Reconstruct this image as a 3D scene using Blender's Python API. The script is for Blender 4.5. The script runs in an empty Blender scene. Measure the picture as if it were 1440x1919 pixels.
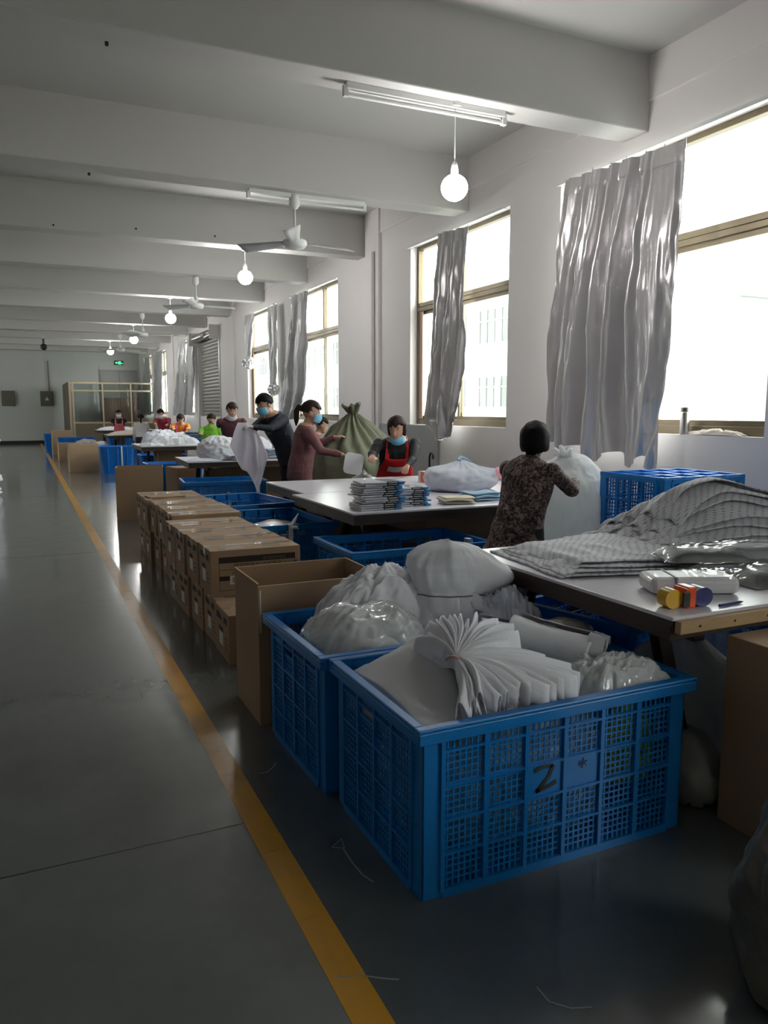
import bpy, bmesh, math, random
import numpy as np
from mathutils import Vector, Matrix

SC = bpy.context.scene
COL = SC.collection
random.seed(7)

# ------------------------------------------------------------------ camera
FPX, PCX, PCY = 1450.0, 720.0, 959.5
VPX, VPY = 40.0, 767.0
PITCH = math.atan((PCY - VPY) / FPX)
YAW = math.atan((PCX - VPX) * math.cos(PITCH) / FPX)
HCAM = 1.5
_fw = np.array([math.sin(YAW) * math.cos(PITCH), math.cos(YAW) * math.cos(PITCH), -math.sin(PITCH)])
_rt = np.array([math.cos(YAW), -math.sin(YAW), 0.0])
_up = np.cross(_rt, _fw)
cam_data = bpy.data.cameras.new('camera')
cam = bpy.data.objects.new('camera', cam_data)
COL.objects.link(cam)
cam_data.sensor_fit = 'VERTICAL'
cam_data.sensor_height = 36.0
cam_data.lens = FPX / 1919.0 * 36.0
cam_data.clip_end = 400
_m = Matrix(((_rt[0], _up[0], -_fw[0], 0), (_rt[1], _up[1], -_fw[1], 0), (_rt[2], _up[2], -_fw[2], HCAM), (0, 0, 0, 1)))
cam.matrix_world = _m
SC.camera = cam

# ------------------------------------------------------------------ sky and exposure
SC.view_settings.view_transform = 'Standard'
SC.view_settings.look = 'None'
SC.view_settings.gamma = 1.0
SC.view_settings.use_curve_mapping = False
SC.view_settings.exposure = 1.30
world = bpy.data.worlds.new('overcast_sky')
SC.world = world
world.use_nodes = True
_bg = world.node_tree.nodes['Background']
_bg.inputs[0].default_value = (1.0, 0.985, 0.965, 1)
_bg.inputs[1].default_value = 4.6
BULB_STRENGTH = 46.0


def ray(x, y):
    return _fw + _rt * (x - PCX) / FPX - _up * (y - PCY) / FPX


def gz(x, y, z=0.0):
    d = ray(x, y); t = (z - HCAM) / d[2]
    return Vector((d[0] * t, d[1] * t, z))


def gx(x, y, X):
    d = ray(x, y); t = X / d[0]
    return Vector((X, d[1] * t, HCAM + d[2] * t))


def gy(x, y, Y):
    d = ray(x, y); t = Y / d[1]
    return Vector((d[0] * t, Y, HCAM + d[2] * t))


# ------------------------------------------------------------------ numpy noise
_rs = np.random.RandomState(3)
_perm = _rs.randint(0, 1 << 30, 4096)


def vnoise(p, seed=0):
    p = np.asarray(p, float)
    i = np.floor(p).astype(np.int64); f = p - i
    f = f * f * (3 - 2 * f)

    def h(a, b, c):
        k = (a * 73856093) ^ (b * 19349663) ^ (c * 83492791) ^ (seed * 2654435761 & 0xffffff)
        return (_perm[k & 4095] % 100003) / 100003.0
    r = 0
    for dx in (0, 1):
        wx = f[:, 0] if dx else 1 - f[:, 0]
        for dy in (0, 1):
            wy = f[:, 1] if dy else 1 - f[:, 1]
            for dz in (0, 1):
                wz = f[:, 2] if dz else 1 - f[:, 2]
                r = r + wx * wy * wz * h(i[:, 0] + dx, i[:, 1] + dy, i[:, 2] + dz)
    return r * 2 - 1


def fbm(p, seed=0, o=3):
    p = np.asarray(p, float); a = 1.0; s = 0; n = 0
    for k in range(o):
        s = s + a * vnoise(p * (2 ** k) + 17.3 * k, seed + k); n += a; a *= .5
    return s / n


def ridge(p, seed=0, o=2):
    p = np.asarray(p, float); a = 1.0; s = 0; n = 0
    for k in range(o):
        s = s + a * (1 - 2 * np.abs(vnoise(p * (2 ** k) + 9.1 * k, seed + k))); n += a; a *= .5
    return s / n


# ------------------------------------------------------------------ materials
MATS = {}


def nt(name):
    m = bpy.data.materials.new(name); m.use_nodes = True
    t = m.node_tree
    return m, t, t.nodes['Principled BSDF']


def mat(name, col, rough=.6, metal=0.0, var=.06, vscale=6.0, bump=0.0, bscale=40.0, trans=0.0, alpha=1.0, coat=0.0, spec=.5, sheen=0.0, stretch=None):
    if name in MATS: return MATS[name]
    m, t, b = nt(name)
    tc = t.nodes.new('ShaderNodeTexCoord'); src = tc.outputs['Object']
    if stretch:
        mp = t.nodes.new('ShaderNodeMapping'); mp.inputs['Scale'].default_value = stretch
        t.links.new(src, mp.inputs[0]); src = mp.outputs[0]
    n = t.nodes.new('ShaderNodeTexNoise'); n.inputs['Scale'].default_value = vscale; n.inputs['Detail'].default_value = 4
    t.links.new(src, n.inputs['Vector'])
    r = t.nodes.new('ShaderNodeMixRGB')
    c = np.array(col)
    r.inputs[1].default_value = (*np.clip(c * (1 - var), 0, 1), 1); r.inputs[2].default_value = (*np.clip(c * (1 + var), 0, 1), 1)
    t.links.new(n.outputs[0], r.inputs[0]); t.links.new(r.outputs[0], b.inputs['Base Color'])
    b.inputs['Roughness'].default_value = rough; b.inputs['Metallic'].default_value = metal
    b.inputs['Specular IOR Level'].default_value = spec
    b.inputs['Coat Weight'].default_value = coat
    b.inputs['Alpha'].default_value = alpha
    b.inputs['Sheen Weight'].default_value = sheen
    if bump:
        n2 = t.nodes.new('ShaderNodeTexNoise'); n2.inputs['Scale'].default_value = bscale; n2.inputs['Detail'].default_value = 3
        t.links.new(src, n2.inputs['Vector'])
        bp = t.nodes.new('ShaderNodeBump'); bp.inputs['Strength'].default_value = bump; bp.inputs['Distance'].default_value = .01
        t.links.new(n2.outputs[0], bp.inputs['Height']); t.links.new(bp.outputs[0], b.inputs['Normal'])
    if trans:   # thin see-through film: mixed with plain transparency
        out = t.nodes['Material Output']
        tr = t.nodes.new('ShaderNodeBsdfTransparent'); mx = t.nodes.new('ShaderNodeMixShader')
        mx.inputs[0].default_value = trans
        t.links.new(b.outputs[0], mx.inputs[1]); t.links.new(tr.outputs[0], mx.inputs[2]); t.links.new(mx.outputs[0], out.inputs[0])
    MATS[name] = m
    return m


def translucent(name, col, k=.45, see=.0):
    m = mat(name, col, .85, var=.04, vscale=9, bump=.1, bscale=40); t = m.node_tree
    out = t.nodes['Material Output']; b = t.nodes['Principled BSDF']
    tl = t.nodes.new('ShaderNodeBsdfTranslucent'); tl.inputs[0].default_value = (*col, 1)
    mx = t.nodes.new('ShaderNodeMixShader'); mx.inputs[0].default_value = k
    t.links.new(b.outputs[0], mx.inputs[1]); t.links.new(tl.outputs[0], mx.inputs[2]); t.links.new(mx.outputs[0], out.inputs[0])
    if see:
        tr = t.nodes.new('ShaderNodeBsdfTransparent'); m2 = t.nodes.new('ShaderNodeMixShader'); m2.inputs[0].default_value = see
        t.links.new(mx.outputs[0], m2.inputs[1]); t.links.new(tr.outputs[0], m2.inputs[2]); t.links.new(m2.outputs[0], out.inputs[0])
    return m


def glass(name, tint, rough=.02, g0=.03, g1=.6):
    if name in MATS: return MATS[name]
    m, t, b = nt(name)
    out = t.nodes['Material Output']; t.nodes.remove(b)
    tr = t.nodes.new('ShaderNodeBsdfTransparent'); tr.inputs[0].default_value = (*tint, 1)
    g = t.nodes.new('ShaderNodeBsdfGlossy'); g.inputs['Roughness'].default_value = rough
    lw = t.nodes.new('ShaderNodeLayerWeight'); lw.inputs[0].default_value = .5
    pw_ = t.nodes.new('ShaderNodeMath'); pw_.operation = 'POWER'; pw_.inputs[1].default_value = 4.5; t.links.new(lw.outputs['Facing'], pw_.inputs[0])
    fr = t.nodes.new('ShaderNodeMapRange'); fr.inputs[3].default_value = g0; fr.inputs[4].default_value = g1; t.links.new(pw_.outputs[0], fr.inputs[0])
    mx = t.nodes.new('ShaderNodeMixShader')
    t.links.new(fr.outputs[0], mx.inputs[0]); t.links.new(tr.outputs[0], mx.inputs[1]); t.links.new(g.outputs[0], mx.inputs[2])
    t.links.new(mx.outputs[0], out.inputs[0])
    MATS[name] = m
    return m


def emit(name, col, s):
    if name in MATS: return MATS[name]
    m, t, b = nt(name)
    b.inputs['Base Color'].default_value = (*col, 1)
    b.inputs['Emission Color'].default_value = (*col, 1); b.inputs['Emission Strength'].default_value = s
    MATS[name] = m
    return m


def floor_mat():
    m, t, b = nt('floor_epoxy')
    tc = t.nodes.new('ShaderNodeTexCoord')
    n = t.nodes.new('ShaderNodeTexNoise'); n.inputs['Scale'].default_value = 2.6; n.inputs['Detail'].default_value = 8; n.inputs['Roughness'].default_value = .65
    t.links.new(tc.outputs['Object'], n.inputs[0])
    cr = t.nodes.new('ShaderNodeValToRGB')
    cr.color_ramp.elements[0].position = .3; cr.color_ramp.elements[0].color = (.098, .108, .110, 1)
    cr.color_ramp.elements[1].position = .7; cr.color_ramp.elements[1].color = (.124, .136, .137, 1)
    t.links.new(n.outputs[0], cr.inputs[0]); t.links.new(cr.outputs[0], b.inputs['Base Color'])
    n2 = t.nodes.new('ShaderNodeTexNoise'); n2.inputs['Scale'].default_value = 5; n2.inputs['Detail'].default_value = 6
    t.links.new(tc.outputs['Object'], n2.inputs[0])
    mr = t.nodes.new('ShaderNodeMapRange'); mr.inputs[1].default_value = .3; mr.inputs[2].default_value = .75; mr.inputs[3].default_value = .17; mr.inputs[4].default_value = .25
    t.links.new(n2.outputs[0], mr.inputs[0]); t.links.new(mr.outputs[0], b.inputs['Roughness'])
    b.inputs['Coat Weight'].default_value = .6; b.inputs['Coat Roughness'].default_value = .10
    n3 = t.nodes.new('ShaderNodeTexNoise'); n3.inputs['Scale'].default_value = 3.0
    t.links.new(tc.outputs['Object'], n3.inputs[0])
    bp = t.nodes.new('ShaderNodeBump'); bp.inputs['Strength'].default_value = .05; bp.inputs['Distance'].default_value = .02
    t.links.new(n3.outputs[0], bp.inputs['Height']); t.links.new(bp.outputs[0], b.inputs['Normal'])
    return m


def line_mat():
    m, t, b = nt('yellow_line_paint')
    tc = t.nodes.new('ShaderNodeTexCoord')
    n = t.nodes.new('ShaderNodeTexNoise'); n.inputs['Scale'].default_value = 3.2; n.inputs['Detail'].default_value = 9; n.inputs['Roughness'].default_value = .7
    t.links.new(tc.outputs['Object'], n.inputs[0])
    cr = t.nodes.new('ShaderNodeValToRGB')
    cr.color_ramp.elements[0].position = .33; cr.color_ramp.elements[0].color = (.42, .21, .04, 1)
    cr.color_ramp.elements[1].position = .5; cr.color_ramp.elements[1].color = (.66, .31, .010, 1)
    t.links.new(n.outputs[0], cr.inputs[0]); t.links.new(cr.outputs[0], b.inputs['Base Color'])
    b.inputs['Roughness'].default_value = .3
    return m


def dots_mat(name, base, dot, su, sv, r):
    m, t, b = nt(name)
    uv = t.nodes.new('ShaderNodeUVMap')
    mp = t.nodes.new('ShaderNodeMapping'); mp.inputs['Scale'].default_value = (su, sv, 1); mp.inputs['Rotation'].default_value = (0, 0, .3)
    t.links.new(uv.outputs[0], mp.inputs[0])
    v = t.nodes.new('ShaderNodeTexVoronoi'); v.voronoi_dimensions = '2D'; v.inputs['Randomness'].default_value = .12; v.inputs['Scale'].default_value = 1
    t.links.new(mp.outputs[0], v.inputs['Vector'])
    cr = t.nodes.new('ShaderNodeValToRGB')
    cr.color_ramp.elements[0].position = r; cr.color_ramp.elements[0].color = (*dot, 1)
    cr.color_ramp.elements[1].position = r + .06; cr.color_ramp.elements[1].color = (*base, 1)
    t.links.new(v.outputs['Distance'], cr.inputs[0]); t.links.new(cr.outputs[0], b.inputs['Base Color'])
    b.inputs['Roughness'].default_value = .85
    MATS[name] = m
    return m


def floral_mat():
    m, t, b = nt('floral_coat')
    tc = t.nodes.new('ShaderNodeTexCoord')
    n = t.nodes.new('ShaderNodeTexNoise'); n.inputs['Scale'].default_value = 26; n.inputs['Detail'].default_value = 3; n.inputs['Distortion'].default_value = 2.2
    t.links.new(tc.outputs['Object'], n.inputs[0])
    cr = t.nodes.new('ShaderNodeValToRGB')
    e = cr.color_ramp.elements
    e[0].position = .38; e[0].color = (.016, .012, .013, 1)
    e[1].position = .62; e[1].color = (.30, .21, .19, 1)
    x = e.new(.5); x.color = (.085, .055, .05, 1)
    t.links.new(n.outputs[0], cr.inputs[0]); t.links.new(cr.outputs[0], b.inputs['Base Color'])
    b.inputs['Roughness'].default_value = .8
    MATS['floral'] = m
    return m


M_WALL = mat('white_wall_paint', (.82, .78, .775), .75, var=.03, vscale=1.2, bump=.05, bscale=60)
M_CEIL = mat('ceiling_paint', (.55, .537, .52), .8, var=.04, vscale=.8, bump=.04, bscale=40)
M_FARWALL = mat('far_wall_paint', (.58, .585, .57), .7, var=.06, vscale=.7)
M_GREYPAINT = mat('grey_wainscot_paint', (.40, .40, .42), .7, var=.05)
M_BLACKBASE = mat('black_skirting', (.012, .012, .013), .5)
M_FRAME = mat('bronze_window_frame', (.17, .135, .085), .38, metal=.55, var=.1)
M_PINKFRAME = mat('salmon_sash_edge', (.52, .33, .25), .45)
M_ALU = mat('aluminium', (.55, .55, .54), .35, metal=.8)
M_GLASS = glass('window_glass', (.93, .97, .95))
M_CURT = mat('silver_curtain', (.58, .56, .57), .29, metal=.50, var=.08, vscale=3, bump=.18, bscale=9, stretch=(1, 2.2, .5))
M_CURT2 = mat('silver_curtain_dull', (.52, .51, .52), .42, metal=.35, var=.12, vscale=4, bump=.2, bscale=18)
M_FILM = mat('crinkled_silver_film', (.75, .75, .76), .14, metal=.8, var=.05)
M_BLUE = mat('blue_crate_plastic', (.003, .185, .56), .36, var=.10, vscale=4, spec=.5)
M_BLUE2 = mat('blue_bin_plastic', (.008, .17, .60), .34, var=.08)
M_BLUE3 = mat('bright_blue_crate_plastic', (.006, .26, .76), .34, var=.07)
M_CARD = mat('cardboard', (.36, .235, .14), .75, var=.09, vscale=3, bump=.06, bscale=50)
M_CARD2 = mat('pale_cardboard', (.43, .295, .18), .72, var=.07, vscale=3)
M_CARDIN = mat('cardboard_edge', (.48, .34, .21), .8)
M_PRINT = mat('carton_print', (.022, .013, .010), .7)
M_LABEL = mat('paper_label', (.72, .71, .68), .6)
M_TAPE = mat('clear_tape', (.62, .50, .38), .10, spec=.9, coat=1.0, trans=.35)
M_TABLETOP = mat('white_laminate', (.70, .67, .73), .28, var=.04)
M_DARKWOOD = mat('dark_brown_wood', (.040, .022, .014), .5, var=.35, vscale=5, stretch=(1, 1, 8))
M_PALEWOOD = mat('pale_pine_wood', (.44, .29, .15), .6, var=.2, vscale=4, stretch=(2, 9, 9))
M_WHITE = mat('white_nonwoven', (.80, .80, .86), .85, var=.04, vscale=10, bump=.15, bscale=60)
M_WHITE2 = mat('white_nonwoven_cool', (.66, .69, .78), .85, var=.05, vscale=8, bump=.1, bscale=50)
M_CREAM = mat('cream_cloth', (.72, .66, .52), .85)
M_PLBLUE = mat('pale_blue_cloth', (.34, .52, .68), .8, var=.1)
M_PINK = mat('pink_cloth', (.72, .34, .44), .8)
M_CLEAR = glass('clear_plastic_film', (.97, .98, .98), .11, .13, .5)
M_FILMW = mat('shiny_milky_film', (.80, .82, .84), .14, var=.03, spec=.8, trans=.30, bump=.2, bscale=10, coat=.6)
M_BAG = mat('milky_plastic_bag', (.78, .80, .82), .25, var=.05, spec=.8, trans=.24, bump=.25, bscale=9)
M_PACK = mat('beige_packed_goods', (.50, .44, .41), .45, var=.15, vscale=9, coat=.8, bump=.3, bscale=14)
M_BLUEPACK = mat('packed_goods_inside_crate', (.34, .48, .58), .3, var=.5, vscale=16, coat=.6, bump=.5, bscale=22)
M_GREENSACK = mat('olive_green_sack', (.17, .175, .115), .7, var=.15, vscale=5, bump=.3, bscale=12)
M_SILVSACK = mat('woven_grey_sack', (.17, .16, .13), .32, metal=.2, var=.35, vscale=7, bump=.5, bscale=16)
M_WHITEPL = mat('white_enamel', (.75, .75, .74), .35)
M_DARK = mat('black_plastic', (.012, .012, .013), .4)
M_STEEL = mat('brushed_steel', (.42, .40, .38), .3, metal=.9)
M_SKIN = mat('skin', (.52, .30, .215), .55, var=.05)
M_HAIR = mat('black_hair', (.008, .007, .007), .62, var=.3, vscale=30, spec=.15)
M_HAIR2 = mat('dark_brown_hair', (.028, .014, .011), .58, var=.35, vscale=30, spec=.2)
M_MASK = mat('blue_face_mask', (.20, .55, .78), .7)
M_MASKW = mat('white_face_mask', (.66, .70, .74), .7)
M_YELLOW = mat('yellow_adhesive_tape', (.75, .42, .01), .25)
M_ORANGE = mat('orange_plastic', (.85, .10, .015), .35)
M_NAVY = mat('navy_plastic', (.012, .018, .16), .35)
M_LIME = mat('lime_net', (.50, .62, .02), .5, var=.2)
M_PLUG = mat('dark_plug', (.02, .018, .016), .7)
M_DOTS = dots_mat('dotted_grey_gown', (.74, .74, .79), (.38, .38, .43), 29, 29, .20)
M_FLORAL = floral_mat()
M_FLOOR = floor_mat()
M_LINE = line_mat()


# ------------------------------------------------------------------ mesh helpers
def link(name, me, m=None, parent=None, smooth=False):
    o = bpy.data.objects.new(name, me)
    COL.objects.link(o)
    if m is not None:
        if isinstance(m, (list, tuple)):
            for x in m: me.materials.append(x)
        else:
            me.materials.append(m)
    if smooth:
        me.shade_smooth()
    if parent is not None: o.parent = parent
    return o


class MB:
    def __init__(s): s.v = []; s.f = []; s.uv = None

    def add(s, vs, fs):
        k = len(s.v); s.v.extend([tuple(map(float, x)) for x in vs]); s.f.extend([tuple(i + k for i in f) for f in fs]); return s

    def box(s, x0, x1, y0, y1, z0, z1):
        return s.add([(x0, y0, z0), (x1, y0, z0), (x1, y1, z0), (x0, y1, z0), (x0, y0, z1), (x1, y0, z1), (x1, y1, z1), (x0, y1, z1)],
                     [(0, 3, 2, 1), (4, 5, 6, 7), (0, 1, 5, 4), (1, 2, 6, 5), (2, 3, 7, 6), (3, 0, 4, 7)])

    def bar(s, p, q, w, d, up=(0, 0, 1)):
        p = Vector(p); q = Vector(q); a = (q - p).normalized(); u = Vector(up)
        if abs(a.dot(u)) > .98: u = Vector((1, 0, 0))
        b = a.cross(u).normalized(); c = b.cross(a).normalized()
        vs = []
        for e in (p, q):
            for i, j in ((-1, -1), (1, -1), (1, 1), (-1, 1)): vs.append(e + b * (w / 2 * i) + c * (d / 2 * j))
        return s.add(vs, [(0, 1, 2, 3), (4, 7, 6, 5), (0, 4, 5, 1), (1, 5, 6, 2), (2, 6, 7, 3), (3, 7, 4, 0)])

    def loft(s, secs, n=14, cap=True):
        """secs: (centre, side axis, other axis, ra, rb)"""
        vs = []; fs = []
        for c, a, b, ra, rb in secs:
            c = Vector(c); a = Vector(a); b = Vector(b)
            for k in range(n):
                t = 2 * math.pi * k / n
                vs.append(c + a * (ra * math.cos(t)) + b * (rb * math.sin(t)))
        for i in range(len(secs) - 1):
            for k in range(n):
                fs.append((i * n + k, i * n + (k + 1) % n, (i + 1) * n + (k + 1) % n, (i + 1) * n + k))
        if cap:
            fs.append(tuple(range(n - 1, -1, -1))); fs.append(tuple(range((len(secs) - 1) * n, len(secs) * n)))
        return s.add(vs, fs)

    def tube(s, pts, r, n=8):
        pts = [Vector(p) for p in pts]; rs = r if isinstance(r, (list, tuple)) else [r] * len(pts)
        secs = []; pa = None
        for i, p in enumerate(pts):
            t = (pts[min(i + 1, len(pts) - 1)] - pts[max(i - 1, 0)]).normalized()
            u = Vector((0, 0, 1)) if abs(t.z) < .9 else Vector((1, 0, 0))
            if pa is not None: u = pa
            a = (u - t * u.dot(t)).normalized(); b = t.cross(a); pa = a
            secs.append((p, a, b, rs[i], rs[i]))
        return s.loft(secs, n)

    def capsule(s, p, q, r0, r1, n=12, flat=None):
        """round-ended tapered limb; flat=(axis, factor) squashes across axis"""
        p = Vector(p); q = Vector(q); t = q - p; L = t.length
        t = t / L if L > 1e-6 else Vector((0, 0, 1))
        u = Vector((0, 0, 1)) if abs(t.z) < .9 else Vector((1, 0, 0))
        fa = 1.0
        if flat: u = Vector(flat[0]); fa = flat[1]
        a = (u - t * u.dot(t)).normalized(); b = t.cross(a)
        secs = []
        for k in range(4):
            g = math.radians(-80 + k * 80 / 3.3); secs.append((p + t * (r0 * math.sin(g)), a, b, r0 * math.cos(g) * fa, r0 * math.cos(g)))
        for k in range(4):
            g = math.radians(8 + k * 80 / 3.3); secs.append((q + t * (r1 * math.sin(g)), a, b, r1 * math.cos(g) * fa, r1 * math.cos(g)))
        return s.loft(secs, n)

    def ball(s, c, rx, ry, rz, R=None, n=14, m=9):
        secs = []; c = Vector(c); R = R or Matrix.Identity(3)
        A = R @ Vector((1, 0, 0)); B = R @ Vector((0, 1, 0)); Z = R @ Vector((0, 0, 1))
        for k in range(m):
            g = math.pi * (k + .35) / (m - .3) - math.pi / 2
            secs.append((c + Z * (rz * math.sin(g)), A, B, rx * math.cos(g), ry * math.cos(g)))
        return s.loft(secs, n)

    def lathe(s, prof, c=(0, 0, 0), n=20):
        return s.loft([((c[0], c[1], c[2] + z), (1, 0, 0), (0, 1, 0), r, r) for r, z in prof], n)

    def mesh(s, name):
        me = bpy.data.meshes.new(name); me.from_pydata(s.v, [], s.f); me.validate(); me.update(); return me

    def build(s, name, m, parent=None, smooth=False, bevel=0.0):
        me = s.mesh(name)
        bm = bmesh.new(); bm.from_mesh(me); bmesh.ops.recalc_face_normals(bm, faces=bm.faces); bm.to_mesh(me); bm.free()
        o = link(name, me, m, parent, smooth)
        if smooth: me.set_sharp_from_angle(angle=math.radians(50))
        if bevel:
            b = o.modifiers.new('bevel', 'BEVEL'); b.width = bevel; b.segments = 2; b.limit_method = 'ANGLE'
        return o


def grid_obj(name, P, m, parent=None, thick=0.0, uvs=(1, 1), smooth=True, closeu=False):
    """P: array (nu, nv, 3)"""
    nu, nv = P.shape[:2]
    vs = P.reshape(-1, 3)
    fs = []
    for i in range(nu if closeu else nu - 1):
        for j in range(nv - 1):
            a = i * nv + j; b = ((i + 1) % nu) * nv + j
            fs.append((a, b, b + 1, a + 1))
    me = bpy.data.meshes.new(name); me.from_pydata([tuple(map(float, x)) for x in vs], [], fs); me.update()
    ul = me.uv_layers.new(name='UVMap')
    li = np.zeros(len(me.loops), np.int32); me.loops.foreach_get('vertex_index', li)
    uv = np.stack([(li // nv) / max(nu - 1, 1) * uvs[0], (li % nv) / max(nv - 1, 1) * uvs[1]], 1).astype(np.float32)
    ul.data.foreach_set('uv', uv.ravel())
    o = link(name, me, m, parent, smooth)
    if thick:
        s = o.modifiers.new('thickness', 'SOLIDIFY'); s.thickness = thick; s.offset = 0
    return o


def empty(name, loc=(0, 0, 0), rz=0.0):
    o = bpy.data.objects.new(name, None); COL.objects.link(o); o.location = loc; o.rotation_euler = (0, 0, rz); o.empty_display_size = .1
    return o


def tag(o, label, cat, group=None):
    o['label'] = label; o['category'] = cat
    if group: o['group'] = group
    return o


def struct(o, label=None):
    o['kind'] = 'structure'
    if label: o['label'] = label
    return o


def thing(name, label, cat, loc=(0, 0, 0), rz=0.0, group=None):
    return tag(empty(name, loc, rz), label, cat, group)


def copy_tree(o, parent=None):
    c = o.copy(); COL.objects.link(c); c.parent = parent
    for ch in o.children: copy_tree(ch, c)
    return c


def text_part(name, s, size, m, parent, loc, rot, ext=.0006):
    cu = bpy.data.curves.new(name, 'FONT'); cu.body = s; cu.size = size; cu.extrude = ext; cu.resolution_u = 2
    o = bpy.data.objects.new(name, cu); COL.objects.link(o)
    dg = bpy.context.evaluated_depsgraph_get()
    me = bpy.data.meshes.new_from_object(o.evaluated_get(dg)); bpy.data.objects.remove(o)
    o = link(name, me, m, parent); o.location = loc; o.rotation_euler = rot
    return o

# ================================================================== the room
WX, XL, YN, YF = 5.0, -7.5, -3.6, 37.4
ZC, ZB = 4.46, 3.85
SILL, WTOP, RAIL0, RAIL1 = 1.29, 3.72, 2.85, 2.96
WINS = [(4.05, 6.57), (7.46, 9.88), (12.62, 15.15), (16.12, 18.55), (25.05, 27.45), (30.1, 32.45), (33.6, 35.75), (-3.4, -1.2)]  # last opening is out of view, added for light on the foreground
SHUT = (21.4, 24.2)

fl = MB().box(XL - .3, WX + .3, YN - .3, YF + .3, -.2, 0).build('floor', M_FLOOR)
struct(fl, 'dark grey glossy epoxy floor')
# yellow aisle line, slightly proud paint, laid in lengths
for k in range(14):
    y0 = YN + k * 3.0; y1 = min(YN + (k + 1) * 3.0, YF)
    if y0 < YF - .1: MB().box(.655, .752, y0 + .002, y1, -.004, .0012).build('painted_line', M_LINE, fl)
for yj in (2.62, 8.6, 14.6, 20.6, 26.6, 32.6):
    MB().box(-6.5, .655, yj, yj + .006, -.003, .0006).build('floor_joint', M_DARK, fl)


def chalk(pts, w=.006):
    b = MB()
    for a, c in zip(pts[:-1], pts[1:]):
        b.bar((a.x, a.y, .0008), (c.x, c.y, .0008), w, .001)
    b.build('scuff_mark', mat('chalk_scuff', (.30, .31, .31), .9), fl)


chalk([gz(*p) for p in [(644, 1592), (660, 1616), (680, 1640), (700, 1653)]], .005)
chalk([gz(*p) for p in [(622, 1588), (640, 1572), (646, 1590), (622, 1588)]], .004)
chalk([gz(*p) for p in [(632, 1832), (675, 1828), (720, 1834), (748, 1836)]], .004)
chalk([gz(*p) for p in [(1006, 1850), (1030, 1878), (1070, 1890), (1110, 1888)]], .004)
chalk([gz(*p) for p in [(484, 1450), (500, 1448), (514, 1436), (518, 1430)]], .004)

# ceiling slab with its beams
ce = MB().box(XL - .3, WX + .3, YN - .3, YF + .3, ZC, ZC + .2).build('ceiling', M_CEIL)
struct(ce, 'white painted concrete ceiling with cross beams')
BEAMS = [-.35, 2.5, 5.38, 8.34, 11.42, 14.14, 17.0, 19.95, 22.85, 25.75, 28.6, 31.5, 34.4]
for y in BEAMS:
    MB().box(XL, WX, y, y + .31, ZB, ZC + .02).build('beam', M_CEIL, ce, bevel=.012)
MB().box(WX - .02, WX + .25, YN, YF, ZB + .25, ZC + .02).build('edge_beam', M_WALL, ce)
# drilled holes left in the beams
for (px, py, by) in [(100, 421, 11.42), (255, 428, 11.42), (403, 442, 11.42), (200, 80, 5.38 + .2), (167, 325, 8.34)]:
    p = gy(px, py, by - .004)
    MB().box(p.x - .011, p.x + .011, by - .006, by + .01, p.z - .016, p.z + .008).build('bolt_hole', M_PLUG, ce)

# right wall: sill strip, lintel strip and piers between the openings
w = MB()
w.box(WX, WX + .26, YN, YF, -.1, SILL)
edges = sorted([(a, b) for a, b in WINS])
opens = sorted(WINS + [SHUT])
y = YN
for a, b in opens:
    w.box(WX, WX + .26, y, a, SILL, WTOP); y = b
w.box(WX, WX + .26, y, YF, SILL, WTOP)
w.box(WX, WX + .26, YN, YF, WTOP, ZC)
wr = w.build('wall_right', M_WALL); struct(wr, 'white painted wall with tall windows')
for y in (10.85, 19.7, 28.35):
    MB().box(WX - .05, WX + .01, y, y + .5, 0, ZC).build('pilaster', M_WALL, wr, bevel=.006)
MB().tube([(WX - .08, 11.0, 0), (WX - .08, 11.0, ZB)], .028, 10).build('drain_pipe', M_WALL, wr, True)
for wy in (YN, 1.9):
    pass
# grey painted board leaning along the wall under the second window
gp = MB().box(WX - .028, WX - .004, 9.02, 10.82, .02, 1.285).build('wall_board', M_GREYPAINT)
tag(gp, 'flat grey board standing against the white wall behind the woman in red apron', 'board')
# far wall, left wall, near wall
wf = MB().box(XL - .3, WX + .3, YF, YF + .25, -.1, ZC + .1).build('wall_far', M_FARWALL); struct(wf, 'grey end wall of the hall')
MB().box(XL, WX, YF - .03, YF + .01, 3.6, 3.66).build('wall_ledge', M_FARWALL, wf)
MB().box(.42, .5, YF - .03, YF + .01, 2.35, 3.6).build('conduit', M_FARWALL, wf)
bb = MB().box(XL, 1.9, YF - .02, YF, 0, .14).build('baseboard_far', M_BLACKBASE); struct(bb, 'black skirting')
wl = MB()
LW = [(21.6, 24.0), (30.0, 32.4)]  # unseen windows, added to help light the hall
wl.box(XL - .26, XL, YN, YF, -.1, SILL); y = YN
for a, b in LW:
    wl.box(XL - .26, XL, y, a, SILL, WTOP); y = b
wl.box(XL - .26, XL, y, YF, SILL, WTOP); wl.box(XL - .26, XL, YN, YF, WTOP, ZC)
struct(wl.build('wall_left', M_WALL), 'white wall on the other side of the hall')
struct(MB().box(XL - .3, WX + .3, YN - .25, YN, -.1, ZC + .1).build('wall_near', M_WALL), 'white wall behind the camera')


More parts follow.
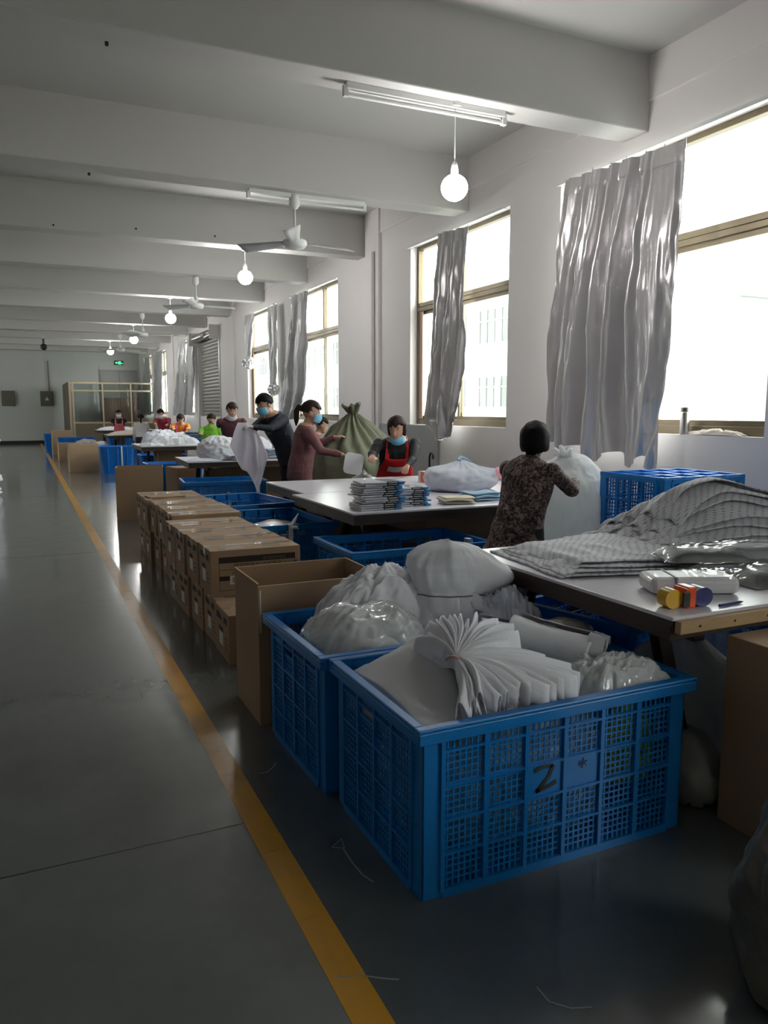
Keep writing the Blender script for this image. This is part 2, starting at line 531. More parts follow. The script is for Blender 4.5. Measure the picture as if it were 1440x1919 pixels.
# ------------------------------------------------------------------ windows
def window(n, a, b, mull=None, label=''):
    root = empty('window_%d' % n, (WX + .13, (a + b) / 2, SILL)); struct(root, label or 'tall bronze framed sliding window')
    X0, X1 = -.03, .05
    H = WTOP - SILL; ha = (b - a) / 2; t = .05
    r0, r1 = RAIL0 - SILL, RAIL1 - SILL

    def fr(nm, *bx):
        MB().box(*bx).build(nm, M_FRAME, root, bevel=.004)
    fr('frame_bottom', X0, X1, -ha, ha, 0, .075); fr('frame_top', X0, X1, -ha, ha, H - t, H)
    fr('frame_side', X0, X1, -ha, -ha + t, .075, H - t); fr('frame_side', X0, X1, ha - t, ha, .075, H - t)
    fr('rail', X0 - .01, X1, -ha + t, ha - t, r0, r0 + .05); fr('rail', X0, X1, -ha + t, ha - t, r0 + .055, r1)
    mc = (mull - (a + b) / 2) if mull else 0.0
    fr('mullion', X0, X1 - .01, mc - .028, mc + .028, r1, H - t)
    # two sliding sashes below, one in front of the other
    for k, (s0, s1, xo) in enumerate([(-ha + t, mc + .03, -.012), (mc - .03, ha - t, .018)]):
        sash = MB(); st = .045
        sash.box(xo, xo + .022, s0, s1, .075, .075 + st).box(xo, xo + .022, s0, s1, r0 - st, r0)
        sash.box(xo, xo + .022, s0, s0 + st, .075 + st, r0 - st).box(xo, xo + .022, s1 - st, s1, .075 + st, r0 - st)
        so = sash.build('sash', M_FRAME, root)
        MB().box(xo + .009, xo + .013, s0 + st, s1 - st, .075 + st, r0 - st).build('pane', M_GLASS, so)
    for s0, s1 in [(-ha + t, mc - .028), (mc + .028, ha - t)]:
        MB().box(.01, .014, s0, s1, r1, H - t).build('pane', M_GLASS, root)
    # curtain track above
    MB().box(-.2, -.17, -ha + .02, ha - .02, H - .035, H - .005).build('curtain_track', M_WHITEPL, root)
    return root


wlabels = ['tall window nearest the camera with a wide silver curtain', 'window with a bunched silver curtain in its middle', 'window behind the woman with a ponytail', 'window with two knotted silver curtains',
           'window just past the roller shutter', 'second window from the far end', 'window nearest the far wall', 'window added beside the camera outside the view']
mulls = [5.3, 8.72, 13.6, 17.05, None, None, None, None]
for i, (a, b) in enumerate(WINS):
    wo = window(i + 1, a, b, mulls[i], wlabels[i])
    if i in (1, 3):   # salmon coloured edges of sashes slid aside
        hb = (b - a) / 2
        for q in range(3):
            MB().box(-.02 + q * .018, -.008 + q * .018, hb - .16 + q * .03, hb - .055, .08, RAIL0 - SILL).build('sash_edge', M_PINKFRAME if q != 1 else M_FRAME, wo)
for i, (a, b) in enumerate(LW):
    root = empty('window_%d' % (i + 9), (XL - .13, (a + b) / 2, SILL)); struct(root, 'added unseen window in the opposite wall')
    ha = (b - a) / 2; H = WTOP - SILL
    f = MB(); f.box(-.03, .03, -ha, ha, 0, .07).box(-.03, .03, -ha, ha, H - .05, H).box(-.03, .03, -ha, -ha + .05, .07, H - .05).box(-.03, .03, ha - .05, ha, .07, H - .05).box(-.03, .03, -.03, .03, .07, H - .05)
    f.build('frame', M_FRAME, root)
    for s0, s1 in ((-ha + .05, -.03), (.03, ha - .05)): MB().box(0, .004, s0, s1, .07, H - .05).build('pane', M_GLASS, root)

# ------------------------------------------------------------------ roller shutter
sh = empty('door_1', (WX, (SHUT[0] + SHUT[1]) / 2, 0)); struct(sh, 'closed grey metal roller shutter')
hs = (SHUT[1] - SHUT[0]) / 2
M_SLAT = mat('shutter_slat_metal', (.36, .35, .33), .42, metal=.5, var=.08)
zs = .02; k = 0
slat_me = None
while zs < 3.45:
    b = MB(); n = 5
    prof = [(0, 0), (-.018, .03), (-.022, .055), (-.014, .085), (0, .098)]
    vs = []; fs = []
    for yy in (-hs + .06, hs - .06):
        for (x, z) in prof: vs.append((.1 + x, yy, z))
    for q in range(4): fs.append((q, q + 1, q + 6, q + 5))
    b.add(vs, fs)
    if slat_me is None:
        o = b.build('slat', M_SLAT, sh); slat_me = o.data
    else:
        o = bpy.data.objects.new('slat', slat_me); COL.objects.link(o); o.parent = sh
    o.location.z = zs
    zs += .1
MB().box(.13, .15, -hs, hs, 0, WTOP).build('backing', M_SLAT, sh)
for s in (-1, 1):
    MB().box(-.03, .12, s * hs - .05, s * hs + .05, 0, 3.5).build('guide_rail', M_ALU, sh)
MB().box(-.28, .05, -hs - .02, -hs + .02, 3.4, 3.78).build('end_plate', M_ALU, sh)
MB().box(-.28, .05, hs - .02, hs + .02, 3.4, 3.78).build('end_plate', M_ALU, sh)
MB().tube([(-.12, -hs, 3.6), (-.12, hs, 3.6)], .11, 16).build('roller_drum', M_STEEL, sh, True)
MB().tube([(-.2, -hs + .1, 3.52), (-.2, -hs + .75, 3.5)], .07, 12).tube([(-.24, -hs + .7, 3.56), (-.24, -hs + 1.2, 3.6)], .05, 12).build('motor', M_STEEL, sh, True)

# ------------------------------------------------------------------ far wall fittings
for i, (px0, py0, px1, py1) in enumerate([(2, 732, 29, 761), (75, 733, 101, 761)]):
    a = gy(px0, py0, YF - .06); b = gy(px1, py1, YF - .06)
    t = thing('electric_panel', ['plain olive electric panel at the left end of the far wall', 'olive electric panel with a white warning triangle on far wall'][i], 'electric panel', ((a.x + b.x) / 2, YF - .035, b.z))
    hw = (b.x - a.x) / 2; hh = a.z - b.z
    MB().box(-hw, hw, -.07, 0, 0, hh).build('panel_body', mat('olive_panel', (.14, .13, .095), .6), t)
    MB().box(-hw + .03, hw - .03, -.085, -.06, .03, hh - .03).build('panel_door', mat('olive_panel', (0, 0, 0)), t, bevel=.004)
    if i:
        MB().add([(-.09, -.088, hh * .38), (.09, -.088, hh * .38), (0, -.088, hh * .62)], [(0, 1, 2)]).build('warning_triangle', M_LABEL, t)
        MB().box(hw * .35, hw * .5, -.03, 0, hh, 3.6 - b.z).build('cable_riser', mat('olive_panel', (0, 0, 0)), t)
a = gy(215, 677, YF - .1); b = gy(231, 684, YF - .1)
t = thing('exit_sign', 'lit green exit sign above the far door', 'exit sign', ((a.x + b.x) / 2, YF, b.z))
hw = (b.x - a.x) / 2 + .02; hh = a.z - b.z + .03
MB().box(-hw, hw, -.06, 0, 0, hh).build('sign_body', M_DARK, t)
g = emit('exit_green', (.02, .75, .12), 2.2)
MB().add([(-hw * .8, -.062, hh * .5), (-hw * .45, -.062, hh * .8), (-hw * .45, -.062, hh * .2)], [(0, 2, 1)]).box(-hw * .45, -hw * .1, -.063, -.06, hh * .4, hh * .6).build('arrow', g, t)
MB().box(-.02, .09, -.063, -.06, hh * .15, hh * .8).box(.12, hw * .85, -.063, -.06, hh * .3, hh * .45).box(.12, hw * .6, -.063, -.06, hh * .55, hh * .8).build('running_man', g, t)
a = gy(186, 693, YF); b = gy(257, 693, YF)
d = empty('door_2', ((a.x + b.x) / 2, YF - .02, 0)); struct(d, 'grey double door in the far wall')
hw = (b.x - a.x) / 2
MB().box(-hw, hw, -.03, 0, 0, a.z).build('door_frame', mat('door_frame_paint', (.34, .33, .32), .6), d)
for s in (-1, 1): MB().box(min(0, s * hw) + .05, max(0, s * hw) - .02, -.05, -.02, .02, a.z - .08).build('door_leaf', mat('door_leaf_paint', (.38, .38, .37), .6), d)
t = thing('security_camera', 'small dark dome camera hanging from ceiling near far left', 'camera', tuple(gy(82, 650, 25.9)))
MB().ball((0, 0, 0), .1, .1, .1).build('dome', M_DARK, t, True)
zz = ZB - t.location.z
MB().tube([(0, 0, .08), (0, 0, zz * .55)], .03).build('stem', M_DARK, t, True)
MB().tube([(0, 0, zz * .5), (0, 0, zz - .14), (-.1, 0, zz - .06), (-4, 0, zz - .06)], .035).build('cable_pipe', M_CEIL, t, True)

# glazed aluminium office partition in the far corner
t = thing('glazed_partition', 'gold framed glass partition booth in the far corner', 'partition', (1.72, 33.0, 0))
M_GOLD = mat('champagne_aluminium', (.46, .38, .25), .32, metal=.6)
LX = 5.0 - 1.72
for z0, z1 in ((0, .06), (.94, 1.0), (2.2, 2.26), (2.5, 2.56)): MB().box(0, LX, -.03, .03, z0, z1).build('frame_rail', M_GOLD, t)
for x in (0, .12, 1.22, 2.3, LX - .06): MB().box(x, x + .06, -.035, .035, 0, 2.56).build('frame_post', M_GOLD, t)
for x0, x1 in ((.18, 1.22), (1.28, 2.3), (2.36, LX - .06)):
    MB().box(x0, x1, -.01, .01, .06, .94).build('lower_panel', mat('bronze_panel', (.16, .13, .09), .45, metal=.3), t)
    for z0, z1 in ((1.0, 2.2), (2.26, 2.5)): MB().box(x0, x1, -.004, .004, z0, z1).build('pane', glass('booth_glass', (.80, .84, .83)), t)
MB().box(-.03, 0, 0, 4.2, 0, 2.56).build('side_panel', mat('bronze_panel', (0, 0, 0)), t)
MB().box(1.6, 3.1, 3.6, 3.7, 0, 2.0).build('cupboard_back', mat('brown_board', (.20, .11, .075), .6), t)


# ------------------------------------------------------------------ curtains
def curtain(label, left, right, nf, mt, amp=.05, seed=0, knot=None, hem=.0, parts=True, X=4.86):
    """left/right: pixel polylines from top to bottom, read on the plane of the curtain"""
    def samp(poly, v):
        P = [gx(px, py, X) for px, py in poly]
        ts = np.linspace(0, 1, len(P))
        ds = [0]
        for a, b in zip(P[:-1], P[1:]): ds.append(ds[-1] + (b - a).length)
        ds = np.array(ds) / ds[-1]
        return np.interp(v, ds, [p.y for p in P]), np.interp(v, ds, [p.z for p in P])
    nv, nu = 90, 36 + nf * 10
    v = np.linspace(0, 1, nv); u = np.linspace(0, 1, nu)
    yl, zl = samp(left, v); yr, zr = samp(right, v)
    U, V = np.meshgrid(u, v, indexing='ij')
    Y = yl[None] * (1 - U) + yr[None] * U
    Z = zl[None] * (1 - U) + zr[None] * U
    q = np.stack([U.ravel() * 3.0, V.ravel() * 1.2, np.zeros(U.size) + seed], 1)
    warp = (fbm(q, seed, 2) * .17).reshape(U.shape)
    w1 = fbm(np.stack([U.ravel() * 2.2, np.zeros(U.size), np.zeros(U.size) + seed * 5.5], 1), seed + 40, 2).reshape(U.shape)
    ph = (U + warp * np.minimum(1, .25 + V * 1.4) + .16 * w1) * nf * 2 * math.pi
    q3 = np.stack([U.ravel() * 3.5, V.ravel() * .7, np.zeros(U.size) + seed * 2.2], 1)
    vary = np.clip(.75 + 1.1 * fbm(q3, seed + 21, 2).reshape(U.shape), .15, 1.7)
    fold = (np.sin(ph) * .62 + np.sin(ph * .5 + 1.3 + seed) * .5 + .28 * np.sin(ph * 2.1 + 2 * V)) * vary
    a = amp * (.55 + .55 * np.minimum(1, V * 1.8))
    a = np.where(V < .045, amp * .4, a)
    crum = ridge(np.stack([Y.ravel() * 5.5, Z.ravel() * .9, np.full(U.size, seed * 3.1)], 1), seed + 5, 3).reshape(U.shape) * .042
    fine = ridge(np.stack([Y.ravel() * 15, Z.ravel() * 3, np.full(U.size, seed * 1.7)], 1), seed + 9, 2).reshape(U.shape) * .017
    Xc = X - fold * a - crum * np.minimum(1, V * 4) - fine * np.minimum(1, V * 4)
    Xc = np.minimum(Xc, WX - .035)
    Z = Z + hem * np.sin(ph * .5) * np.maximum(0, V - .85) / .15 * .3
    t = thing('curtain', label, 'curtain', (X, float(Y.mean()), float(Z.min())), group=None)
    off = np.array([X, float(Y.mean()), float(Z.min())])
    P = np.stack([Xc, Y, Z], 2) - off
    grid_obj('curtain_cloth', P, mt, t, uvs=(1, 1))
    # heading tape with its pleat hooks
    hp = P[:, :6].copy(); hp[:, :, 0] -= .006
    grid_obj('heading_tape', hp, mt, t)
    for k in range(nf + 1):
        i = min(nu - 1, int(k * (nu - 1) / nf)); p = P[i, 0]
        MB().tube([(p[0], p[1], p[2] - .05), (p[0], p[1], p[2] + .02)], .005, 6).build('hook', M_ALU, t)
    if knot:
        (kx, ky, kr) = knot
        c = gx(kx, ky, X - .05) - Vector(off)
        bm = bmesh.new(); bmesh.ops.create_icosphere(bm, subdivisions=4, radius=1)
        vs = np.array([x.co for x in bm.verts]); r = 1 + .28 * ridge(vs * 2.3 + seed, seed, 3)
        for x, rr in zip(bm.verts, r): x.co = x.co * float(rr) * kr
        me = bpy.data.meshes.new('knot'); bm.to_mesh(me); bm.free()
        o = link('knot', me, M_FILM, t, False); o.location = c
    return t


curtain('wide wrinkled silver curtain at the window nearest the camera', [(1062, 338), (1042, 520), (1032, 700), (1028, 838)], [(1285, 262), (1272, 470), (1252, 700), (1231, 872)], 7, M_CURT, .095, 1, hem=.2, X=4.81)
curtain('bunched silver curtain hanging across the middle of the second window', [(822, 438), (818, 560), (808, 700), (800, 792), (822, 826)], [(878, 424), (872, 560), (868, 690), (858, 770), (842, 818)], 4, M_CURT, .06, 2, X=4.84)
curtain('flaring silver curtain behind the woman with ponytail', [(546, 556), (543, 620), (528, 720), (522, 786)], [(577, 544), (576, 640), (574, 740), (560, 786)], 4, M_CURT2, .06, 3)
curtain('short silver curtain tied in a knot, left side of fourth window', [(460, 592), (460, 640), (462, 668)], [(477, 586), (475, 640), (472, 668)], 3, M_CURT2, .05, 4, knot=(467, 680, .13))
curtain('silver curtain with a low knot, right side of fourth window', [(503, 576), (506, 640), (508, 720)], [(518, 570), (520, 640), (519, 720)], 3, M_CURT2, .05, 5, knot=(513, 730, .11))
curtain('grey curtain at the far side of the window past the shutter', [(335, 641), (333, 700), (327, 778)], [(347, 637), (346, 700), (342, 780)], 3, M_CURT2, .05, 6)
curtain('grey curtain next to the roller shutter', [(352, 636), (351, 700), (346, 778)], [(362, 633), (363, 700), (362, 776)], 3, M_CURT2, .05, 7)
curtain('silver curtain at the second window from the far end', [(292, 661), (291, 700), (287, 776)], [(305, 656), (307, 700), (308, 776)], 3, M_CURT2, .05, 8)
curtain('silver curtain at the window nearest the far wall', [(271, 671), (270, 700), (266, 778)], [(280, 667), (282, 700), (283, 778)], 3, M_CURT2, .05, 9)

# ------------------------------------------------------------------ ceiling lamps and fans
bulb_m = emit('lit_bulb', (1.0, .985, .95), BULB_STRENGTH)
blabels = ['lit round bulb nearest the camera on a long cord', 'second lit round bulb from the camera', 'third lit round bulb from the camera', 'fourth lit round bulb from the camera', 'farthest lit round bulb']
for i, (px, py, Y, R) in enumerate([(852, 352, 5.53, .105), (460, 520, 11.58, .108), (320, 597, 17.15, .11), (251, 637, 23.0, .11), (207, 659, 28.75, .11)]):
    p = gy(px, py, Y)
    t = thing('pendant_bulb', blabels[i], 'lamp', (p.x, p.y, p.z), group='round bulbs hanging from the beams')
    MB().ball((0, 0, 0), R, R, R * .95, n=24, m=16).build('bulb', bulb_m, t, True)
    MB().lathe([(.026, R * .85), (.03, R + .02), (.024, R + .07), (.012, R + .09)]).build('lamp_holder', M_WHITEPL, t, True)
    MB().tube([(0, 0, R + .08), (0, 0, ZB - p.z - .02)], .006, 6).build('cord', M_WHITEPL, t)
    MB().lathe([(.05, ZB - p.z - .03), (.05, ZB - p.z)]).build('ceiling_rose', M_WHITEPL, t, True)
for i, (pa, pb, Y) in enumerate([((648, 178), (944, 238), 5.53), ((466, 372), (683, 392), 8.49)]):
    a = gy(*pa, Y); b = gy(*pb, Y)
    cxm = (a.x + b.x) / 2; L = (b.x - a.x) / 2
    t = thing('tube_light', ['unlit fluorescent batten under the nearest beam', 'unlit fluorescent batten under the second beam above the fan'][i], 'tube light', (cxm, Y, ZB))
    MB().box(-L, L, -.03, .03, -.045, 0).build('batten', M_WHITEPL, t, bevel=.004)
    for s in (-1, 1): MB().box(s * L - .02, s * L + .02, -.02, .02, -.1, -.02).build('tube_holder', M_WHITEPL, t, bevel=.004)
    MB().tube([(-L + .02, 0, -.085), (L - .02, 0, -.085)], .013, 10).build('tube', mat('frosted_tube', (.82, .82, .80), .3), t, True)
flabels = ['white ceiling fan nearest the camera below the batten', 'second white ceiling fan from the camera', 'third white ceiling fan from the camera', 'farthest white ceiling fan']
for i, (px, py, Y, rot) in enumerate([(553, 455, 8.49, 2.25), (368, 572, 14.3, .12), (268, 626, 20.1, -.15), (226, 655, 25.9, .5)]):
    p = gy(px, py, Y)
    t = thing('ceiling_fan', flabels[i], 'fan', (p.x, p.y, p.z), group='ceiling fans')
    MB().lathe([(.05, -.07), (.11, -.055), (.135, -.02), (.13, .02), (.09, .045), (.045, .06), (.04, .13), (.02, .16)], n=24).build('motor_housing', M_WHITEPL, t, True)
    MB().tube([(0, 0, .1), (0, 0, ZB - p.z - .1)], .014, 8).build('down_rod', M_WHITEPL, t, True)
    MB().lathe([(.03, ZB - p.z - .16), (.06, ZB - p.z - .12), (.055, ZB - p.z - .02), (.02, ZB - p.z)]).build('canopy_cup', M_WHITEPL, t, True)
    for k in range(3):
        an = rot + k * 2 * math.pi / 3
        n_ = 8; P = np.zeros((n_, 4, 3))
        for ii in range(n_):
            r = .12 + ii / (n_ - 1) * .6; wd = .055 + .035 * ii / (n_ - 1)
            for jj in range(4):
                s = (jj / 3 - .5) * 2 * wd
                P[ii, jj] = (r * math.cos(an) - s * math.sin(an), r * math.sin(an) + s * math.cos(an), .0 + s * .35)
        grid_obj('blade', P, M_WHITEPL, t, thick=.006)

# ------------------------------------------------------------------ outside: pale buildings under the overcast sky
M_BWHITE = mat('pale_render', (.27, .295, .275), .8, var=.03, vscale=.2)
M_BGLASS = mat('far_window_glass', (.034, .043, .038), .35, var=.25, vscale=.6)
M_BFRAME = mat('far_window_frame', (.17, .185, .175), .5)
gnd = MB().box(5.4, 140, -60, 160, -7.2, -7.0).build('yard_ground', mat('pale_concrete_yard', (.55, .55, .53), .9)); struct(gnd, 'pale concrete yard outside')


def building(label, x0, x1, y0, y1, z1, rows, y_step, ww, side=False, name='building'):
    t = thing(name, label, 'building', ((x0 + x1) / 2, (y0 + y1) / 2, -7.0))
    ox, oy = t.location.x, t.location.y
    MB().box(x0 - ox, x1 - ox, y0 - oy, y1 - oy, 0, z1 + 7).build('wall', M_BWHITE, t)
    MB().box(x0 - ox - .5, x1 - ox + .5, y0 - oy - .5, y1 - oy + .5, z1 + 6.6, z1 + 7.1).build('roof_edge', M_BWHITE, t)
    for (za, zb) in rows:
        yy = y0 + 1.5
        while yy + ww < y1 - .5:
            wo = MB().box(x0 - ox - .03, x0 - ox + .05, yy - oy, yy - oy + ww, za + 7, zb + 7).build('window', M_BGLASS, t)
            fb = MB(); fx = x0 - ox - .07
            for k in range(5): fb.box(fx, fx + .05, yy - oy + k * ww / 4 - .04, yy - oy + k * ww / 4 + .04, za + 7, zb + 7)
            fb.box(fx, fx + .05, yy - oy, yy - oy + ww, za + 7 + (zb - za) * .66 - .04, za + 7 + (zb - za) * .66 + .04)
            fb.build('window_frame', M_BFRAME, wo)
            yy += y_step
    return t


building('white block opposite seen through the second window', 24, 34, 29.5, 100, 9.9, [(-5.2, -3.2), (-1.7, .1 + .1), (1.65, 3.3), (5.2, 7.0)][1:], 4.6, 3.0)
building('far white block with small windows beside the wide curtain', 58, 70, 54, 80, 12.5, [(-3.6, -1.6), (-.4, 1.6), (2.8, 4.8), (6.0, 8.0)], 6.0, 3.4, name='apartment_block')
t = building('distant low white house with flat roof and small windows', 62, 76, 28, 46, 5.4, [(3.4, 4.4)], 5.0, 1.0, name='house')
MB().box(-5, 4, 2.0, 8.2, 12.4, 17).build('roof_room', M_BWHITE, t)
MB().box(-5.1, -4.95, 3.4, 5.2, 12.4, 15.4).build('roof_door', M_BGLASS, t)

ordw = ['bottom', 'second', 'third', 'fourth', 'fifth', 'sixth', 'seventh', 'eighth', 'ninth', 'tenth', 'eleventh', 'twelfth', 'thirteenth']


def ordl(k, n):
    return 'topmost' if k == n - 1 else ('lowest' if k == 0 else ordw[k] + ' from the bottom')


# ================================================================== tables
def table(label, x0, x1, y0, y1, z=.78, rz=0.0, strip=False, legs=None, under=M_DARKWOOD, ins=0.0):
    cx_, cy_ = (x0 + x1) / 2, (y0 + y1) / 2
    t = thing('work_table', label, 'table', (cx_, cy_, 0), rz)
    hx, hy = (x1 - x0) / 2, (y1 - y0) / 2
    MB().box(-hx, hx, -hy, hy, z - .014, z).build('table_top', M_TABLETOP, t, bevel=.002)
    MB().box(-hx + .004, hx - .004, -hy + .004, hy - .004, z - .036, z - .0145).build('board_edge', M_DARKWOOD, t)
    f = .05
    MB().box(-hx + .01, hx - .01, -hy + .02, -hy + .02 + f, z - .09, z - .036).build('apron_rail', under, t)
    MB().box(-hx + .01, hx - .01, hy - .02 - f, hy - .02, z - .09, z - .036).build('apron_rail', under, t)
    MB().box(-hx + .012, -hx + .012 + f, -hy + .02 + f, hy - .02 - f, z - .09, z - .036).build('apron_rail', under, t)
    MB().box(hx - .012 - f, hx - .012, -hy + .02 + f, hy - .02 - f, z - .09, z - .036).build('apron_rail', under, t)
    if strip:
        s = MB().box(-hx + .012, hx, -hy - .026, -hy + .002, z - .058, z - .012).build('pale_edge_strip', M_PALEWOOD, t, bevel=.003)
        s['label'] = 'pale pine strip nailed along the edge'
        for k in range(9):
            MB().box(-hx + .10 + k * .17, -hx + .108 + k * .17, -hy - .0275, -hy - .025, z - .04, z - .032).build('nail', M_DARK, t)
    for xx in (legs or (-hx + .3, hx - .3)):     # splayed trestles
        for s in (-1, 1):
            q = ins if s < 0 else 0.0
            MB().bar((xx, s * (hy - .30 - q), z - .09), (xx, s * (hy - .08 - q), 0), .05, .06, (1, 0, 0)).build('leg', under, t)
        MB().bar((xx, -(hy - .17 - ins), .34), (xx, hy - .17, .34), .03, .05).build('cross_rail', under, t)
        MB().bar((xx, -(hy - .08), z - .11), (xx, hy - .08, z - .11), .05, .05).build('bearer', under, t)
    return t


T1 = table('near work table covered with dotted grey gowns', 2.02, 4.42, 1.955, 3.38, strip=True, legs=(-.98, .9))
T2 = table('white work table holding the stack of packages and white bundle', 2.06, 4.46, 4.93, 6.292, legs=(-.80, .9), ins=.46)
T2B = table('white work table the woman in red apron leans on', 2.18, 4.56, 6.31, 7.5)
T3 = table('work table with white bundles beside the man in navy', 2.06, 4.4, 10.75, 12.0, rz=-.03)
T4 = table('work table piled with white cloth and blue packs', 2.08, 4.4, 15.7, 17.2)
T5 = table('far work table with pale cloths near the person in white', 2.15, 4.3, 22.9, 24.2)
T6 = table('farthest work table in front of the glass booth', 2.35, 4.3, 28.6, 29.8)


# ================================================================== blue lattice crates
def crate_proto(W, D, H, mt, pitch=.0212, ncol=6, nrow=4, solid=False, marks=False):
    root = empty('plastic_crate')
    hx, hy = W / 2, D / 2; tp = .012      # taper towards the base
    # rim
    r = MB(); e = .022
    r.box(-hx - e, hx + e, -hy - e, -hy + .012, H - .012, H).box(-hx - e, hx + e, hy - .012, hy + e, H - .012, H)
    r.box(-hx - e, -hx + .012, -hy + .012, hy - .012, H - .012, H).box(hx - .012, hx + e, -hy + .012, hy - .012, H - .012, H)
    r.box(-hx - e, hx + e, -hy - e, -hy - e + .008, H - .05, H - .012).box(-hx - e, hx + e, hy + e - .008, hy + e, H - .05, H - .012)
    r.box(-hx - e, -hx - e + .008, -hy - e, hy + e, H - .05, H - .012).box(hx + e - .008, hx + e, -hy - e, hy + e, H - .05, H - .012)
    r.build('rim', mt, root, bevel=.004)
    for sx in (-1, 1):
        for sy in (-1, 1):
            x, y = sx * (hx - tp * .5), sy * (hy - tp * .5)
            MB().box(min(x, x - sx * .075), max(x, x - sx * .075), min(y, y - sy * .006), max(y, y - sy * .006), 0, H - .012) \
                .box(min(x, x - sx * .006), max(x, x - sx * .006), min(y, y - sy * .075), max(y, y - sy * .075), 0, H - .012).build('corner_post', mt, root, bevel=.002)
    b = MB().box(-hx + .01, hx - .01, -hy + .01, hy - .01, .012, .02)
    for k in range(6): b.box(-hx + .02 + k * (W - .06) / 5, -hx + .04 + k * (W - .06) / 5, -hy + .012, hy - .012, 0, .014)
    for k in range(4): b.box(-hx + .012, hx - .012, -hy + .02 + k * (D - .06) / 3, -hy + .04 + k * (D - .06) / 3, 0, .014)
    b.build('base', mt, root)
    zr = [.0, .03] + [.03 + (H - .12) * k / nrow for k in range(1, nrow)] + [H - .09, H - .05]

    def side(L, nc, place, front):
        s = MB(); a = -L / 2 + .072; b_ = L / 2 - .072
        cols = [a + (b_ - a) * k / nc for k in range(nc + 1)]
        s.box(a, b_, -.003, .003, H - .092, H - .012) if solid else None
        for z0 in zr[2:-1]: s.box(a, b_, -.013, .004, z0 - .004, z0 + .004)
        s.box(a, b_, -.013, .004, 0, .028)
        s.box(a, b_, -.004, .004, H - .06, H - .012)
        for c in cols: s.box(c - .0075, c + .0075, -.014, .004, .02, H - .012)
        nz = int((H - .09) / pitch)
        sl = None if front else (cols[1], cols[2], H - .13, H - .07)
        for k in range(1, nz):
            z_ = .03 + k * pitch
            for q0, q1 in ([(a, b_)] if not sl or not sl[2] < z_ < sl[3] else [(a, sl[0]), (sl[1], b_)]): s.box(q0, q1, -.002, .002, z_ - .0032, z_ + .0032)
        nx = int((b_ - a) / pitch)
        for k in range(1, nx): s.box(a + k * pitch - .0032, a + k * pitch + .0032, -.0025, .0015, .028, (H - .13) if sl and sl[0] < a + k * pitch < sl[1] else H - .06)
        if front:
            s.box(cols[2], cols[4], -.005, 0, zr[3], zr[4])
        else:
            s.box(cols[1], cols[2], -.006, .002, H - .14, H - .13); s.box(cols[1], cols[2], -.006, .002, H - .075, H - .06)
        o = s.build('side_panel', mt, root); place(o)
        return o, cols

    def pl(x, y, rz):
        def f(o): o.location = (x, y, 0); o.rotation_euler = (0, 0, rz)
        return f
    fr, cols = side(W, ncol, pl(0, -hy + .01, 0), True)
    side(W, ncol, pl(0, hy - .01, math.pi), False)
    side(D, 4, pl(-hx + .01, 0, -math.pi / 2), False); side(D, 4, pl(hx - .01, 0, math.pi / 2), False)
    if marks:
        z0, z1 = zr[3], zr[4]; x0, x1 = cols[2], cols[3]; dx = x1 - x0; dz = z1 - z0
        k = MB(); pts = [(.22, .80), (.42, .90), (.70, .88), (.60, .55), (.38, .28), (.28, .16), (.62, .26), (.80, .34)]
        P = [Vector((x0 + a * dx, -.007, z0 + c * dz)) for a, c in pts]
        for a, c in zip(P[:-1], P[1:]): k.bar(a, c, .002, .014, (0, 0, 1) if abs((c - a).normalized().z) < .9 else (1, 0, 0))
        o = k.build('painted_numeral', M_DARK, fr); o['label'] = 'black hand painted numeral 2'
        k = MB(); c0 = Vector((x1 + dx * .5, -.007, z0 + dz * .72))
        for a in (.3, 1.4, 2.6): k.bar(c0 - Vector((math.cos(a), 0, math.sin(a))) * .018, c0 + Vector((math.cos(a), 0, math.sin(a))) * .018, .002, .004)
        k.build('pen_mark', M_NAVY, fr)
    return root


CW, CD, CH = 1.06, .70, .565
proto = crate_proto(CW, CD, CH, M_BLUE, marks=True)
tag(proto, 'large blue lattice crate marked 2 in the foreground', 'crate', 'blue lattice crates')
proto.location = (1.555, 2.285, 0)
CR1 = proto
plain = copy_tree(proto)
for o in list(plain.children_recursive):
    if o.name.startswith(('painted_numeral', 'pen_mark')): bpy.data.objects.remove(o)
tag(plain, 'blue lattice crate just behind the crate marked 2', 'crate', 'blue lattice crates'); plain.location = (1.52, 3.045, 0); plain.rotation_euler.z = .015
CR2 = plain
crates = [
    ('empty blue crate partly under the table with stacked packages', 2.46, 4.98, 0, 0.0),
    ('blue crate with white knotted ribbon on its rim beside the cartons', 1.985, 6.54, 0, math.pi / 2 + .02),
    ('blue crate with a grey ribbon tied to its rim', 2.08, 7.98, 0, math.pi / 2 + .12),
    ('blue crate under the white cloth the man holds', 2.42, 10.38, 0, -.10),
    ('blue crate at the end of the white table, behind the grey ribbon crate', 2.62, 9.15, 0, .05),
]
for lab, x, y, z, r in crates[:4]:
    c = copy_tree(plain); tag(c, lab, 'crate', 'blue lattice crates'); c.location = (x, y, z); c.rotation_euler.z = r

